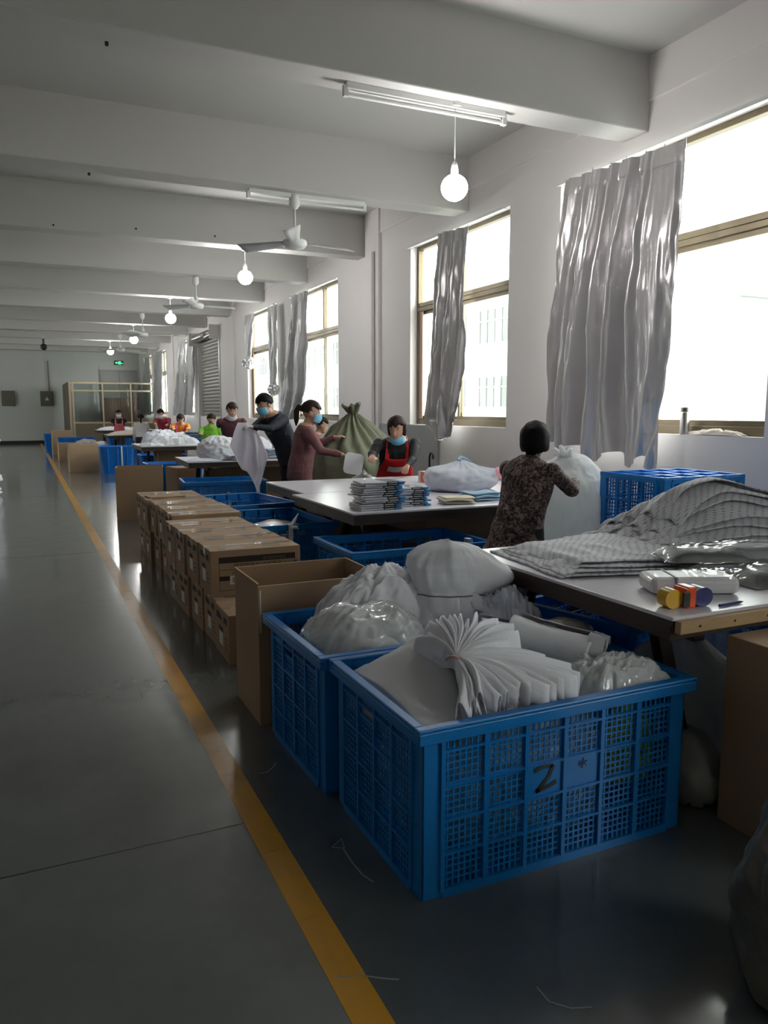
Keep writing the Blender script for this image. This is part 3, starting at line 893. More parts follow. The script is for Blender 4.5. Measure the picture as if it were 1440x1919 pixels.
# the inverted pair stacked behind the near table (open lattice, brighter blue)
up = crate_proto(.74, .62, .525, M_BLUE3, pitch=.024, ncol=4, nrow=3)
tag(up, 'bright blue crate turned upside down on top of another behind dotted gowns', 'crate', 'stacked bright blue crates')
g_ = MB()
for k in range(5): g_.box(-.37 + k * .178, -.345 + k * .178, -.3, .3, -.012, .012)
for k in range(4): g_.box(-.36, .36, -.30 + k * .19, -.275 + k * .19, -.010, .010)
g_.build('base_grid', M_BLUE3, up)
lo = copy_tree(up); tag(lo, 'lower bright blue crate standing on the floor under the upside down one', 'crate', 'stacked bright blue crates')
up.location = (4.07, 4.02, 1.052); up.rotation_euler = (math.pi, 0, 0)
lo.location = (4.07, 4.02, 0)
# crate leaning under the near table
ln = copy_tree(lo); tag(ln, 'blue crate standing under the near table behind plastic bag', 'crate', 'blue crates under the near table'); ln.location = (2.72, 3.02, 0); ln.rotation_euler = (0, 0, .25)
ln2 = copy_tree(lo); tag(ln2, 'dark blue crate in shadow under the near table beside the carton', 'crate', 'blue crates under the near table'); ln2.location = (3.55, 2.40, 0)


# ------------------------------------------------------------------ solid blue bins
def bin_(label, loc, W, D, H, rz=0.0, tape=False):
    t = thing('plastic_bin', label, 'bin', loc, rz, 'solid blue bins')
    def ring(w, d, z, r=.08, n=5):
        P = []
        for cx_, cy_, a0 in ((w - r, d - r, 0), (-w + r, d - r, 90), (-w + r, -d + r, 180), (w - r, -d + r, 270)):
            for k in range(n): a = math.radians(a0 + 90 * k / (n - 1)); P.append((cx_ + r * math.cos(a), cy_ + r * math.sin(a), z))
        return P
    b = MB(); R = [ring(W / 2 * .88, D / 2 * .88, 0), ring(W / 2 * .985, D / 2 * .985, H - .05), ring(W / 2, D / 2, H - .045), ring(W / 2 * 1.03, D / 2 * 1.03, H), ring(W / 2 * .97, D / 2 * .97, H), ring(W / 2 * .86, D / 2 * .86, .015)]
    n = len(R[0]); vs = [p for r_ in R for p in r_]; fs = []
    for i in range(len(R) - 1):
        for k in range(n): fs.append((i * n + k, i * n + (k + 1) % n, (i + 1) * n + (k + 1) % n, (i + 1) * n + k))
    fs.append(tuple(range(n))); fs.append(tuple(range((len(R) - 1) * n, len(R) * n)))
    b.add(vs, fs).build('bin_body', M_BLUE2, t, True)
    for k in (-1, 0, 1):
        MB().box(k * W * .28 - .015, k * W * .28 + .015, -D / 2 - .004, -D / 2 + .05, .06, H - .05).build('rib', M_BLUE2, t)
    if tape: MB().box(W * .1, W * .14, -D / 2 * 1.04, -D / 2 * .9, .12, H + .004).build('white_strap', M_LABEL, t)
    return t


bin_('blue bin with white strap beside the lone carton', (1.98, 19.3, 0), .76, .62, .64, 0, True)
bin_('blue bin under the table piled with white cloth', (2.75, 17.55, 0), .95, .7, .52)
bin_('blue bin full of cloth behind the lone carton', (1.72, 23.4, 0), 1.05, .7, .5)
bin_('blue bin behind the farthest carton', (1.55, 27.1, 0), 1.1, .7, .6)
bin_('blue bin below the far work table', (3.1, 26.4, 0), 1.3, .7, .62)
bin_('blue bin half hidden by the farthest carton at the aisle line', (1.0, 29.3, 0), .7, .6, .66)
bin_('blue bin under the table beside the man in navy', (3.35, 12.4, 0), 1.0, .6, .6)
bin_('blue bin left of the table with white bundles', (2.25, 13.2, 0), .9, .6, .62)


# ================================================================== cartons
def carton(name, label, loc, W, D, H, rz=0.0, group=None, m=M_CARD, plain_=False, first=[None]):
    if not plain_ and first[0] is not None:
        t = copy_tree(first[0]); t.location = loc; t.rotation_euler.z = rz; tag(t, label, 'carton', group); return t
    t = thing(name, label, 'carton', loc, rz, group)
    MB().box(0, W, 0, D, 0, H).build('carton_body', m, t, bevel=.004)
    MB().box(.004, W - .004, D / 2 - .0015, D / 2 + .0015, H - .001, H + .0008).build('flap_seam', M_PRINT, t)
    if plain_:
        MB().box(-.0008, W + .0008, D / 2 - .03, D / 2 + .03, H - .06, H + .0012).build('tape', M_TAPE, t); return t
    first[0] = t
    MB().box(-.0012, W + .0012, D / 2 - .032, D / 2 + .032, H - .05, H + .0012).build('tape', M_TAPE, t)
    MB().box(W * .12, W * .38, D * .1, D * .3, H, H + .0009).build('top_tape', M_TAPE, t)
    MB().box(W * .6, W * .8, D * .16, D * .3, H, H + .0009).build('top_tape', M_TAPE, t)
    # print on the front face
    p = MB(); y = -.0006; x0, x1, z0, z1 = .055, W - .035, .035, H - .045
    for a in ((x0, x1, z0, z0 + .003), (x0, x1, z1 - .04, z1), (x0, x0 + .003, z0, z1), (x1 - .003, x1, z0, z1), (x0, x1, z1 - .085, z1 - .082), (x0, x0 + .18, z1 - .155, z1 - .125)):
        p.box(a[0], a[1], y, 0, a[2], a[3])
    p.build('front_print', M_PRINT, t)
    text_part('front_text', '防护隔离衣(式样等级)(21CM)', .034, M_PRINT, t, (x0 + .10, -.0008, z1 - .075), (math.pi / 2, 0, 0), .0003)
    text_part('front_text', '1箱装', .03, M_PRINT, t, (x0 + .08, -.0008, z1 - .118), (math.pi / 2, 0, 0), .0003)
    text_part('header_text', '医用防护用品', .026, mat('carton_header_text', (.16, .10, .065), .7), t, (x1 - .22, -.001, z1 - .032), (math.pi / 2, 0, 0), .0003)
    lb = MB().box(x0 + .07, x0 + .17, y - .0004, 0, z0 + .04, z0 + .095).build('front_label', M_LABEL, t)
    bc = MB()
    for k in range(9): bc.box(x0 + .082 + k * .009, x0 + .082 + k * .009 + (.005 if k % 3 else .003), y - .0009, 0, z0 + .048, z0 + .088)
    bc.build('barcode', M_PRINT, lb)
    # print on the aisle face (x = 0)
    q = MB(); x = -.0006
    q.box(x, 0, .05, .14, H - .075, H - .035).box(x, 0, .20, .33, H - .075, H - .035).box(x, 0, .16, .27, H * .52, H * .62)
    for k in range(3): q.box(x, 0, .05, .12, H * .25 + k * .03, H * .25 + k * .03 + .006)
    q.build('side_print', M_PRINT, t)
    MB().box(-.001, 0, .165, .262, H * .24, H * .51).build('side_label', M_LABEL, t)
    # top print
    MB().box(W * .1, W * .9, D * .12, D * .128, H, H + .0006).box(W * .55, W * .95, D * .35, D * .42, H, H + .0006).build('top_print', mat('faint_print', (.16, .10, .06), .7), t)
    return t



ordn = ['nearest', 'second', 'third', 'fourth', 'fifth', 'sixth']
for k in range(5):
    carton('shipping_carton', '%s printed carton in the bottom row of the near stack' % ordn[k], (1.04 + random.uniform(-.02, .02), 4.38 + k * .392, 0), .6, .38, .3, random.uniform(-.015, .02), 'printed shipping cartons')
for k in range(4):
    carton('shipping_carton', '%s printed carton in the top row of the near stack' % ordn[k], (1.05 - .012 * k + random.uniform(-.012, .012), 4.87 + k * .386, .3012), .6, .38, .3, random.uniform(-.02, .015), 'printed shipping cartons')
for k in range(5):
    carton('shipping_carton', '%s printed carton in the bottom row of the far stack' % ordn[k], (1.10 + random.uniform(-.02, .02), 6.55 + k * .42, 0), .62 / .6 * .6, .38, .3, random.uniform(-.02, .02), 'printed shipping cartons')
for k in range(5):
    carton('shipping_carton', '%s printed carton in the top row of the far stack' % ordn[k], (1.12 - .01 * k + random.uniform(-.012, .012), 6.68 + k * .42, .3012), .6, .38, .3, random.uniform(-.02, .02), 'printed shipping cartons')
fc = MB().box(0, .36, 0, .22, 0, .012).build('cardboard_sheet', M_CARD); fc.location = (1.13, 8.05, .604); fc.rotation_euler = (0, 0, .1)
tag(fc, 'loose cardboard sheet lying on the far carton stack', 'cardboard')


def open_box(label, loc, W, D, H, rz=0.0, slit=False, m=M_CARD, fill=True):
    t = thing('open_carton', label, 'open carton', loc, rz); th = .007
    MB().box(0, W, 0, D, 0, .008).build('bottom', m, t)
    MB().box(0, W, 0, th, .008, H - (.012 if slit else 0)).build('front_panel', m, t)
    MB().box(0, W, D - th, D, .008, H).build('back_panel', m, t)
    MB().box(0, th, th + .002, D - th, .008, H).build('side_panel', m, t)
    MB().box(W - th, W, th + .002, D - th, .008, H).build('side_panel', m, t)
    e = MB().box(0, W, -.0005, th + .0005, H - .012, H - .0115 + .0015).box(0, W, D - th - .0005, D + .0005, H, H + .0015).box(-.0005, th + .0005, th, D - th, H, H + .0015).box(W - th - .0005, W + .0005, th, D - th, H, H + .0015)
    e.build('cut_edge', M_CARDIN, t)
    if slit: MB().box(.008, .013, -.002, .0005, H * .66, H - .03).build('painted_gap_light', M_LABEL, t)  # white strip painted as light showing through the slit
    return t


OB = open_box('tall open carton with slit corner, between crates and carton stack', (.955, 3.45, 0), .62, .44, .69, 0.0, True)
open_box('open carton standing alone beyond the carton stacks', (1.10, 10.98, 0), .62, .42, .715, -.16)
carton('plain_carton', 'plain carton beside the blue bin with white strap', (.98, 20.0, 0), .68, .5, .66, .02, None, M_CARD2, True)
carton('plain_carton', 'low carton with pale label, second along the aisle from far wall', (.92, 24.4, 0), .85, .5, .52, .02, None, M_CARD2, True)
MB()
carton('plain_carton', 'farthest carton by the yellow line near the glass booth', (.88, 27.9, 0), .62, .5, .8, .03, None, M_CARD2, True)
carton('plain_carton', 'tall carton at the right edge under the near table', (2.25, 1.40, 0), .6, .52, .70, 0, None, M_CARD, True)
carton('plain_carton', 'large flat carton in shadow under the table beside the man', (2.5, 11.55, 0), 1.5, .3, .62, 0, None, M_CARD, True)
carton('plain_carton', 'dark carton in shadow under the white table with the bundle', (3.05, 5.7, 0), .75, .5, .64, 0, None, M_CARD, True)
carton('plain_carton', 'carton under the right end of the white table with the bundle', (3.85, 5.75, 0), .55, .45, .60, .05, None, M_CARD, True)
carton('plain_carton', 'carton under the table the woman in red apron leans on', (2.75, 6.75, 0), .9, .45, .62, 0, None, M_CARD, True)
carton('plain_carton', 'carton leaning under the left end of the white bundle table', (2.13, 12.15, 0), .3, .5, .6, .2, None, M_CARD, True)
carton('plain_carton', 'carton standing under the table piled with white cloth', (2.48, 16.3, 0), .5, .5, .66, 0, None, M_CARD, True)


# ================================================================== soft things
def blob(name, mt, c, r, seed=0, crum=.16, fs=2.2, flat=.0, parent=None, sub=5, knot=0.0, top=None, smooth=True, pleat=0.0):
    bm = bmesh.new(); bmesh.ops.create_icosphere(bm, subdivisions=sub, radius=1)
    v = np.array([x.co for x in bm.verts])
    rr = 1 + crum * ridge(v * fs + seed * 1.7, seed, 3) + crum * .5 * fbm(v * fs * .6 + 5, seed + 3, 2)
    if pleat:
        an = np.arctan2(v[:, 1], v[:, 0]); rr = rr * (1 + pleat * np.sin(an * 17 + 2 * fbm(v * 2, seed, 2) * 3) * np.clip(v[:, 2] * 1.3, 0, 1))
    w = v * rr[:, None]
    z = w[:, 2]
    if knot:   # gathered neck
        k = np.clip((v[:, 2] - .55) / .45, 0, 1)
        w[:, :2] *= (1 - .80 * k ** .7)[:, None]
        w[:, 2] += knot * k ** 1.6
    w[:, 2] = np.where(w[:, 2] < -.62, -.62 + (w[:, 2] + .62) * .08, w[:, 2])
    w = w * np.array(r)
    w[:, 2] -= w[:, 2].min()
    for x, p in zip(bm.verts, w): x.co = p
    me = bpy.data.meshes.new(name); bm.to_mesh(me); bm.free()
    o = link(name, me, mt, parent, smooth); o.location = c
    return o


def heap(name, mt, c, sx, sy, h, seed=0, fold=.25, n=70, dirn=0.0, base=0.0, parent=None, sharp=2.0, freq=7, uvs=(1, 1)):
    """crumpled cloth heap on a surface: domed sheet with ridged folds, open underneath edge tucked in"""
    u = np.linspace(-1, 1, n); U, V = np.meshgrid(u, u, indexing='ij')
    R = np.sqrt(U ** 2 + V ** 2); A = np.arctan2(V, U)
    S = np.minimum(1, 1 / np.maximum(np.abs(np.cos(A)), np.abs(np.sin(A))).clip(.7, 1))
    X = U * (.82 + .18 * S); Y = V * (.82 + .18 * S)
    d = np.clip(1 - np.maximum(np.abs(U), np.abs(V)) ** 2 * .55 - R ** 2 * .42, 0, 1)
    e = np.clip((1 - np.maximum(np.abs(U), np.abs(V))) * 7, 0, 1)
    dome = (d ** .6) * e ** .5
    ca, sa = math.cos(dirn), math.sin(dirn)
    q = np.stack([(X * ca + Y * sa).ravel() * freq * .35, (-X * sa + Y * ca).ravel() * freq, np.full(U.size, seed * 2.3)], 1)
    f1 = ridge(q, seed, 3).reshape(U.shape)
    q2 = np.stack([X.ravel() * 2.2, Y.ravel() * 2.2, np.full(U.size, seed * 1.3 + 4)], 1)
    f2 = fbm(q2, seed + 2, 3).reshape(U.shape)
    Z = h * dome * (1 + fold * f1 + fold * 1.2 * f2)
    edge = fbm(np.stack([np.cos(A).ravel() * 3, np.sin(A).ravel() * 3, np.full(U.size, seed)], 1), seed + 7, 3).reshape(U.shape)
    k = 1 + .16 * edge + .04 * f1
    P = np.stack([X * sx * k, Y * sy * k, np.maximum(Z, 0.001) + base + .004], 2)
    o = grid_obj(name, P, mt, parent, thick=.004, uvs=uvs); o.location = c
    return o


# ---- contents of the front crate
cz = CH
b1 = blob('goods_bag', M_BLUEPACK, (1.555, 2.285, .03), (.49, .315, .30), 3, .05, 3, sub=5); tag(b1, 'plastic wrapped goods filling the front crate below the white sheets', 'goods')
b2 = blob('lime_net_bag', M_LIME, (1.90, 2.02, .18), (.10, .05, .17), 5, .12, 4, sub=4); tag(b2, 'yellow green net bag showing through the front crate lattice', 'net bag')
# smooth white sheet on the left of the crate, sloping up to the bundles
nu, nv = 60, 50
u = np.linspace(0, 1, nu); v = np.linspace(0, 1, nv); U, V = np.meshgrid(u, v, indexing='ij')
Xs = 1.045 + U * .46; Ys = 1.965 + V * .62
pk = np.exp(-((U - .62) / .45) ** 2 - ((V - .62) / .42) ** 2)
Zs = .515 + .135 * pk + .05 * U * V + .012 * ridge(np.stack([U.ravel() * 2.5, V.ravel() * 2.0, U.ravel() * 0], 1), 4, 2).reshape(U.shape)
Zs = np.minimum(Zs, .40 + 3.0 * U); Zs = np.minimum(Zs, .50 + 1.5 * np.minimum(V, 1 - V) + .02)
Zs = Zs + .020 * np.exp(-((U - .35 - .35 * V) / .05) ** 2) * V + .012 * np.exp(-((U - .75 + .2 * V) / .04) ** 2)
o = grid_obj('nonwoven_sheet', np.stack([Xs, Ys, Zs], 2), mat('soft_white_sheet', (.62, .62, .64), .6, var=.05, coat=.1), thick=.003); tag(o, 'smooth white sheet covering the left side of the front crate', 'sheet')
def fan(label, tie, ends, n, depth, mt, seed, arch=.05, w=.012, lean=0.0):
    """folded sheets gathered at the tie point and fanned out to the end points"""
    tie = Vector(tie)
    t = thing('paper_bundle', label, 'bundle', tie)
    rs = np.random.RandomState(seed)
    ends = [Vector((e.x, max(e.y, 1.957), e.z)) for e in ends]
    E = np.array([tuple(Vector(e) - tie) for e in ends]); es = np.linspace(0, 1, len(ends))
    for k in range(n):
        q = (k + rs.uniform(.2, .8)) / n
        e = np.array([np.interp(q, es, E[:, i]) for i in range(3)]) * rs.uniform(.84, 1.0)
        e[2] += rs.uniform(-.012, .012)
        d = e / np.linalg.norm(e[:2]) if np.linalg.norm(e[:2]) > 1e-6 else np.array([1, 0, 0])
        side = np.array([-d[1], d[0], 0]); side /= np.linalg.norm(side)
        ns = 14; sN = np.linspace(0, 1, ns)
        dk = depth * rs.uniform(.75, 1.15); wk = w * rs.uniform(.7, 1.5); ph = rs.uniform(0, 6); ar = arch * rs.uniform(.6, 1.3); ln = lean + rs.uniform(-.25, .25)
        cross = [(-1.0, -1.0), (-.75, -.55), (-.5, -.18), (-.15, -.01), (.2, -.02), (.55, -.2), (.85, -.6), (1.15, -1.0 * rs.uniform(.8, 1.1))]
        P = np.zeros((ns, len(cross), 3))
        for i, sv in enumerate(sN):
            c0 = e * sv; c0 = c0 + side * .016 * math.sin(sv * 5 + ph) * sv; c0 = c0 + np.array([0, 0, ar * math.sin(math.pi * min(1, sv * .9 + .05))])
            g = .35 + .65 * sv ** .7
            for j, (a_, b_) in enumerate(cross):
                P[i, j] = c0 + side * (wk * g * a_ * 1.3 + ln * b_ * dk * g) + np.array([0, 0, b_ * dk * g * (1 + .08 * math.sin(sv * 9 + ph + a_))])
        grid_obj('sheet', P, mt, t, thick=.002)
    return t


tie = Vector((1.265, 2.15, .685))
fan('big tied fan of white sheets spreading to the front rim of the front crate', tie, [Vector((1.17, 1.965, 0.6)), Vector((1.3, 1.96, 0.6)), Vector((1.42, 1.957, 0.605)), Vector((1.55, 1.957, 0.61)), Vector((1.66, 1.97, 0.615)), Vector((1.71, 2.06, 0.62)), Vector((1.58, 2.12, 0.655))], 28, .08, M_WHITE, 3, arch=.03, w=.013)
fan('upright white sheets fanned upward behind the tied fan in front crate', tie, [Vector((1.25, 2.42, 0.68)), Vector((1.34, 2.46, 0.73)), Vector((1.43, 2.44, 0.75)), Vector((1.52, 2.38, 0.74)), Vector((1.59, 2.29, 0.72)), Vector((1.58, 2.2, 0.7))], 20, .13, M_WHITE, 5, arch=.03, w=.010)
ring = MB(); ring.tube([tie + Vector((.035 * math.cos(x), .035 * math.sin(x) * .9, .012 * math.sin(x * 2))) for x in np.linspace(0, 2 * math.pi, 17)], .005, 6)
o = ring.build('tie_band', mat('red_white_tie', (.55, .30, .27), .6), None, True); tag(o, 'thin reddish band around the tied fan of sheets', 'band')


def roll_bundle(label, c, L, r, rz, mt, seed, tilt=0.0):
    t = thing('rolled_bundle', label, 'bundle', c, 0); t.rotation_euler = (0, tilt, rz)
    nu, nv = 90, 26
    th = np.linspace(0, 3.2 * 2 * math.pi, nu); x = np.linspace(-1, 1, nv)
    T, Xv = np.meshgrid(th, x, indexing='ij')
    rad = r * (.25 + .75 * T / T.max()) * (1 + .05 * np.sin(3 * T + Xv * 2) + .06 * fbm(np.stack([np.cos(T).ravel() * 2, np.sin(T).ravel() * 2, Xv.ravel() * 2 + seed], 1), seed, 2).reshape(T.shape))
    rad = rad * (1 + .12 * Xv ** 2)
    P = np.stack([Xv * L / 2 * (1 + .06 * np.sin(T * .7)), rad * np.cos(T), rad * np.sin(T) * .82 + r * .8], 2)
    grid_obj('rolled_sheet', P, mt, t, thick=.0025)
    for k in range(3):
        n_ = 14; U, V = np.meshgrid(np.linspace(-1, 1, n_), np.linspace(0, 1, n_), indexing='ij')
        P = np.stack([L * .5 * (.75 + .35 * V) + .01 * k, U * r * (.9 - .1 * k), r * (.55 + .25 * k) + .03 * np.sin(U * 5 + k * 2) + r * .5 * (1 - U ** 2) * (1 - .2 * V)], 2)
        grid_obj('loose_flap', P, mt, t, thick=.002)
    return t


roll_bundle('rolled white bundle beside the upright sheets in front crate', (1.80, 2.36, .53), .34, .095, -.95, M_WHITE, 4, .12)
roll_bundle('white roll with torn paper ends at the back of front crate', (1.73, 2.52, .54), .26, .075, -.55, M_WHITE, 6, .1)
o = blob('goods_pack', M_PACK, (1.97, 2.50, .50), (.15, .11, .085), 9, .10, 3, sub=4); tag(o, 'clear wrapped beige pack at the back right of the front crate', 'pack')
o = heap('film_bag', M_FILMW, (1.90, 2.10, .50), .20, .125, .10, 12, .30, n=90, dirn=.9, freq=4.5); tag(o, 'shiny clear plastic bag at the right of the front crate', 'plastic bag')
t = thing('handle_ring', 'dark rounded handle beside the clear bag in the front crate', 'handle', (1.90, 2.27, .555), .4)
MB().tube([(-.07, 0, 0), (-.06, 0, .03), (-.02, 0, .045), (.03, 0, .042), (.07, 0, .02), (.08, 0, 0)], .008, 8).build('handle_bar', mat('dusky_brown', (.12, .09, .09), .5), t, True)

# ---- contents of the second crate
o = blob('goods_bag', M_BLUEPACK, (1.52, 3.02, .03), (.47, .30, .28), 23, .05, 3, sub=5); tag(o, 'wrapped goods inside the second crate below the white cloth', 'goods')
o = blob('plastic_bag', M_BAG, (1.26, 2.95, .44), (.24, .23, .11), 14, .10, 2.6, sub=5); tag(o, 'milky plastic bag of white cloth in the second crate', 'plastic bag')
o = heap('film_bag', M_FILMW, (1.29, 2.96, .49), .27, .24, .165, 15, .17, n=100, dirn=.5, freq=4.0); tag(o, 'shiny clear film over the milky bag in the second crate', 'plastic film')
o = heap('cloth_heap', M_WHITE, (1.45, 3.17, .52), .30, .18, .215, 21, .24, dirn=.6); tag(o, 'crumpled white cloth at the back of the second crate', 'cloth')
fan('loose white sheets with pointed corners in the second crate', Vector((1.52, 3.04, .60)), [Vector(q) for q in ((1.20, 3.10, .66), (1.27, 3.22, .72), (1.38, 3.28, .76), (1.50, 3.29, .77), (1.60, 3.26, .75))], 13, .16, M_WHITE, 13, arch=.03, w=.028)


def hood(label, c, r, h, rz, mt, seed, lean=(0, 0)):
    """bundle tied at the waist: a rounded bonnet of cloth above, flaring flaps below"""
    t = thing('standing_bundle', label, 'bundle', c, rz)
    zw = h * .42
    nu, nv = 80, 44
    T, V = np.meshgrid(np.linspace(0, 2 * math.pi, nu, endpoint=False), np.linspace(0, 1, nv), indexing='ij')
    prof = np.interp(V, [0, .2, .38, .44, .56, .72, .84, .93, .98, 1.0], [1.22, 1.14, 1.0, .95, 1.0, 1.05, .95, .70, .40, .02])
    cs = np.stack([np.cos(T).ravel(), np.sin(T).ravel(), V.ravel()], 1)
    n1 = fbm(cs * np.array([1.5, 1.5, 2.2]) + seed, seed, 3).reshape(T.shape)
    fold = ridge(cs * np.array([3.2, 3.2, 1.3]) + seed, seed + 3, 2).reshape(T.shape)
    fine = ridge(cs * np.array([6.5, 6.5, 3.0]) + seed * 2, seed + 6, 2).reshape(T.shape)
    rad = r * prof * (1 + .15 * n1 + fold * np.where(V < .44, .15, .08) + .045 * fine)
    tip = np.exp(-((T - 5.6) / .33) ** 2) * np.exp(-((V - .60) / .20) ** 2)
    rad = rad * (1 + .50 * tip)
    P = np.stack([rad * np.cos(T) * 1.08 + lean[0] * V ** 1.5, rad * np.sin(T) * .74 + lean[1] * V, h * V * (1 + .04 * n1)], 2)
    P[:, -1, :2] = P[:, -1, :2].mean(0)
    grid_obj('cloth_bonnet', P, mt, t, closeu=True)
    n = 22

    def petal(ang, half, r0, r1, z0, z1, tip, ph, nm, curl=0.0):
        U, V = np.meshgrid(np.linspace(-1, 1, n), np.linspace(0, 1, n), indexing='ij')
        A = ang + U * half
        ln = 1 - tip * np.abs(U) ** 2.0
        R_ = r0 + (r1 - r0) * np.sin(V ** .8 * 1.45) * ln
        R_ = R_ * (1 + .05 * np.sin(U * 5 + ph) * V)
        Zz = z0 + (z1 - z0) * V * ln - curl * V ** 3
        P = np.stack([R_ * np.cos(A) * 1.08 + lean[0] * .3, R_ * np.sin(A) * .8, Zz + .008 * np.sin(U * 6 + ph)], 2)
        return grid_obj(nm, P, mt, t, thick=.0025)
    for ang, half, r1, dz, ph in ((-1.5, .8, .25, .95, 0), (-.55, .42, .33, .30, 1), (-2.3, .6, .24, .95, 2), (-1.0, .45, .29, .66, 4), (-.15, .32, .31, .18, 6)):
        petal(ang, half, r * .80, r1 / .185 * r, zw + .004, zw * (1 - dz), .5, ph + 7, 'lower_flap', -.02)
    j = int(.43 * nv); P = [tuple(P[i % nu, j] * np.array([1.02, 1.02, 1])) for i in range(0, nu + 1, 2)]
    MB().tube(P, .0035, 6).build('waist_tie', mat('grey_stitch', (.22, .22, .24), .8), t, True)
    return t


hood('tall standing white cloth bundle with rounded top in second crate', (1.79, 3.05, .50), .180, .40, -.2, M_WHITE, 31, lean=(-.03, .03))
o = heap('cloth_heap', M_WHITE2, (1.93, 2.86, .50), .14, .16, .17, 35, .4, dirn=1.2); tag(o, 'crumpled white cloth right of the tall standing bundle', 'cloth')
o = heap('cloth_heap', M_WHITE, (1.66, 3.17, .50), .14, .13, .24, 37, .4, dirn=2.2); tag(o, 'white cloth bunched against the left of the tall standing bundle', 'cloth')
o = blob('plastic_bag', M_BAG, (1.26, 3.62, .05), (.25, .17, .30), 41, .12, 2.4, sub=4); tag(o, 'white plastic bag inside the tall open carton', 'plastic bag')

# ---- other crates: ribbons and packs
for (lab, px, py, zz, mtl) in [('white knotted ribbon tied on the rim of a crate', 543, 985, .56, M_WHITE), ('grey ribbon strip hanging on a crate rim', 429, 925, .565, mat('grey_ribbon', (.33, .33, .33), .7)), ('white paper strip on the rim beside the white table', 483, 905, .57, M_LABEL), ('white ribbon looped on the rim of the crate under the table', 878, 1012, .57, M_WHITE)]:
    p = gz(px, py, zz)
    t = thing('ribbon', lab, 'ribbon', (p.x, p.y, zz))
    MB().box(-.018, .018, -.035, -.028, -.16, .012).box(-.018, .018, -.035, .03, .006, .012).box(-.018, .018, .026, .032, -.06, .008).build('ribbon_loop', mtl, t)
    if 'knotted' in lab:
        MB().tube([(0, -.03, 0), (.03, -.03, .04), (.07, -.02, .10)], [.014, .016, .003], 8).tube([(0, -.03, -.01), (.05, -.04, -.01), (.06, -.04, -.03)], [.014, .014, .006], 8).build('ribbon_knot', mtl, t, True)
o = blob('goods_pack', mat('printed_pack', (.52, .50, .52), .3, var=.3, vscale=7, coat=.8), (1.93, 6.35, .40), (.24, .28, .09), 51, .08, 3, sub=4); tag(o, 'shiny printed pack lying in the crate with white ribbon', 'pack')
o = blob('goods_pack', mat('green_print', (.20, .35, .05), .4), (1.95, 6.52, .52), (.07, .05, .012), 52, .05, 3, sub=3); tag(o, 'green printed sheet on the shiny pack', 'pack')
o = blob('plastic_bag', M_BAG, (2.4, 4.95, .03), (.40, .26, .10), 53, .1, 3, sub=4); tag(o, 'white plastic bag at the bottom of the crate under table', 'plastic bag')

# ---- floor under the near table
o = blob('plastic_bag', M_BAG, (2.54, 2.40, 0), (.22, .22, .36), 61, .14, 2.3, sub=5, knot=.05); tag(o, 'milky plastic bag standing under the near table', 'plastic bag')
o = blob('plastic_bag', mat('grubby_plastic_bag', (.36, .36, .34), .4, trans=.15), (2.28, 2.12, 0), (.12, .16, .16), 63, .15, 2.6, sub=4); tag(o, 'small grubby plastic bag on the floor beside the front crate', 'plastic bag')
o = blob('woven_sack', M_SILVSACK, (1.80, 1.13, 0), (.25, .25, .36), 66, .13, 2.0, sub=5, pleat=.06); tag(o, 'crinkled grey woven sack at the right bottom corner', 'sack')

# ================================================================== things on the near table
TZ = .78


def gown_sheet(label, corners, zfun, seed, group=None, uvs=(1, 1), n=64, ruff=.012):
    a, b, c_, d = [Vector(p) for p in corners]
    u = np.linspace(0, 1, n); U, V = np.meshgrid(u, u, indexing='ij')
    A, B, Cc, D = [np.array(p) for p in (a, b, c_, d)]
    P = (A[None, None] * ((1 - U) * (1 - V))[..., None] + B[None, None] * (U * (1 - V))[..., None] + Cc[None, None] * (U * V)[..., None] + D[None, None] * ((1 - U) * V)[..., None])
    wob = fbm(np.stack([U.ravel() * 4, V.ravel() * 4, np.full(U.size, seed)], 1), seed, 3).reshape(U.shape)
    wob2 = fbm(np.stack([U.ravel() * 4, V.ravel() * 4, np.full(U.size, seed + 9.0)], 1), seed + 1, 3).reshape(U.shape)
    P[..., 0] += wob * .035; P[..., 1] += wob2 * .035
    e = np.minimum(np.minimum(U, 1 - U), np.minimum(V, 1 - V))
    rf = ridge(np.stack([P[..., 0].ravel() * 7, P[..., 1].ravel() * 7, np.full(U.size, seed * 1.0)], 1), seed + 4, 2).reshape(U.shape)
    P[..., 2] = zfun(P[..., 0], P[..., 1], U, V) + ruff * rf * np.clip(e * 6, .25, 1)
    P[..., 2] = np.maximum(P[..., 2], TZ + .003)
    org = np.array([float(P[..., 0].mean()), float(P[..., 1].mean()), TZ])
    o = grid_obj('dotted_gown', P - org, M_DOTS, thick=.006, uvs=uvs); o.location = org
    return tag(o, label, 'gown', group)


# flat gowns to the left, three layers with ruffled front edge
for k in range(4):
    zz = .012 + .014 * k
    gown_sheet('flat dotted gown, %s, low pile left on near table' % ordl(k, 4), [(2.14 + .02 * k, 3.30 - .03 * k, 0), (2.06 + .025 * k, 2.62 + .02 * k, 0), (2.85, 2.36 + .02 * k, 0), (3.35, 3.28, 0)],
               lambda X, Y, U, V, zz=zz, k=k: TZ + zz + .035 * np.clip((X - 2.3) / .9, 0, 1) * np.clip((Y - 2.5) / .5, 0, 1) - zz * .6 * np.clip(1 - np.minimum(U, V) * 12, 0, 1), 71 + k, 'low pile of dotted gowns', uvs=(1.1, .8), ruff=.010)


def mound(X, Y):
    return .27 * np.exp(-(((X - 3.35) / .62) ** 2 + ((Y - 2.90) / .36) ** 2)) + .05 * np.exp(-(((X - 2.92) / .2) ** 2 + ((Y - 2.98) / .25) ** 2))


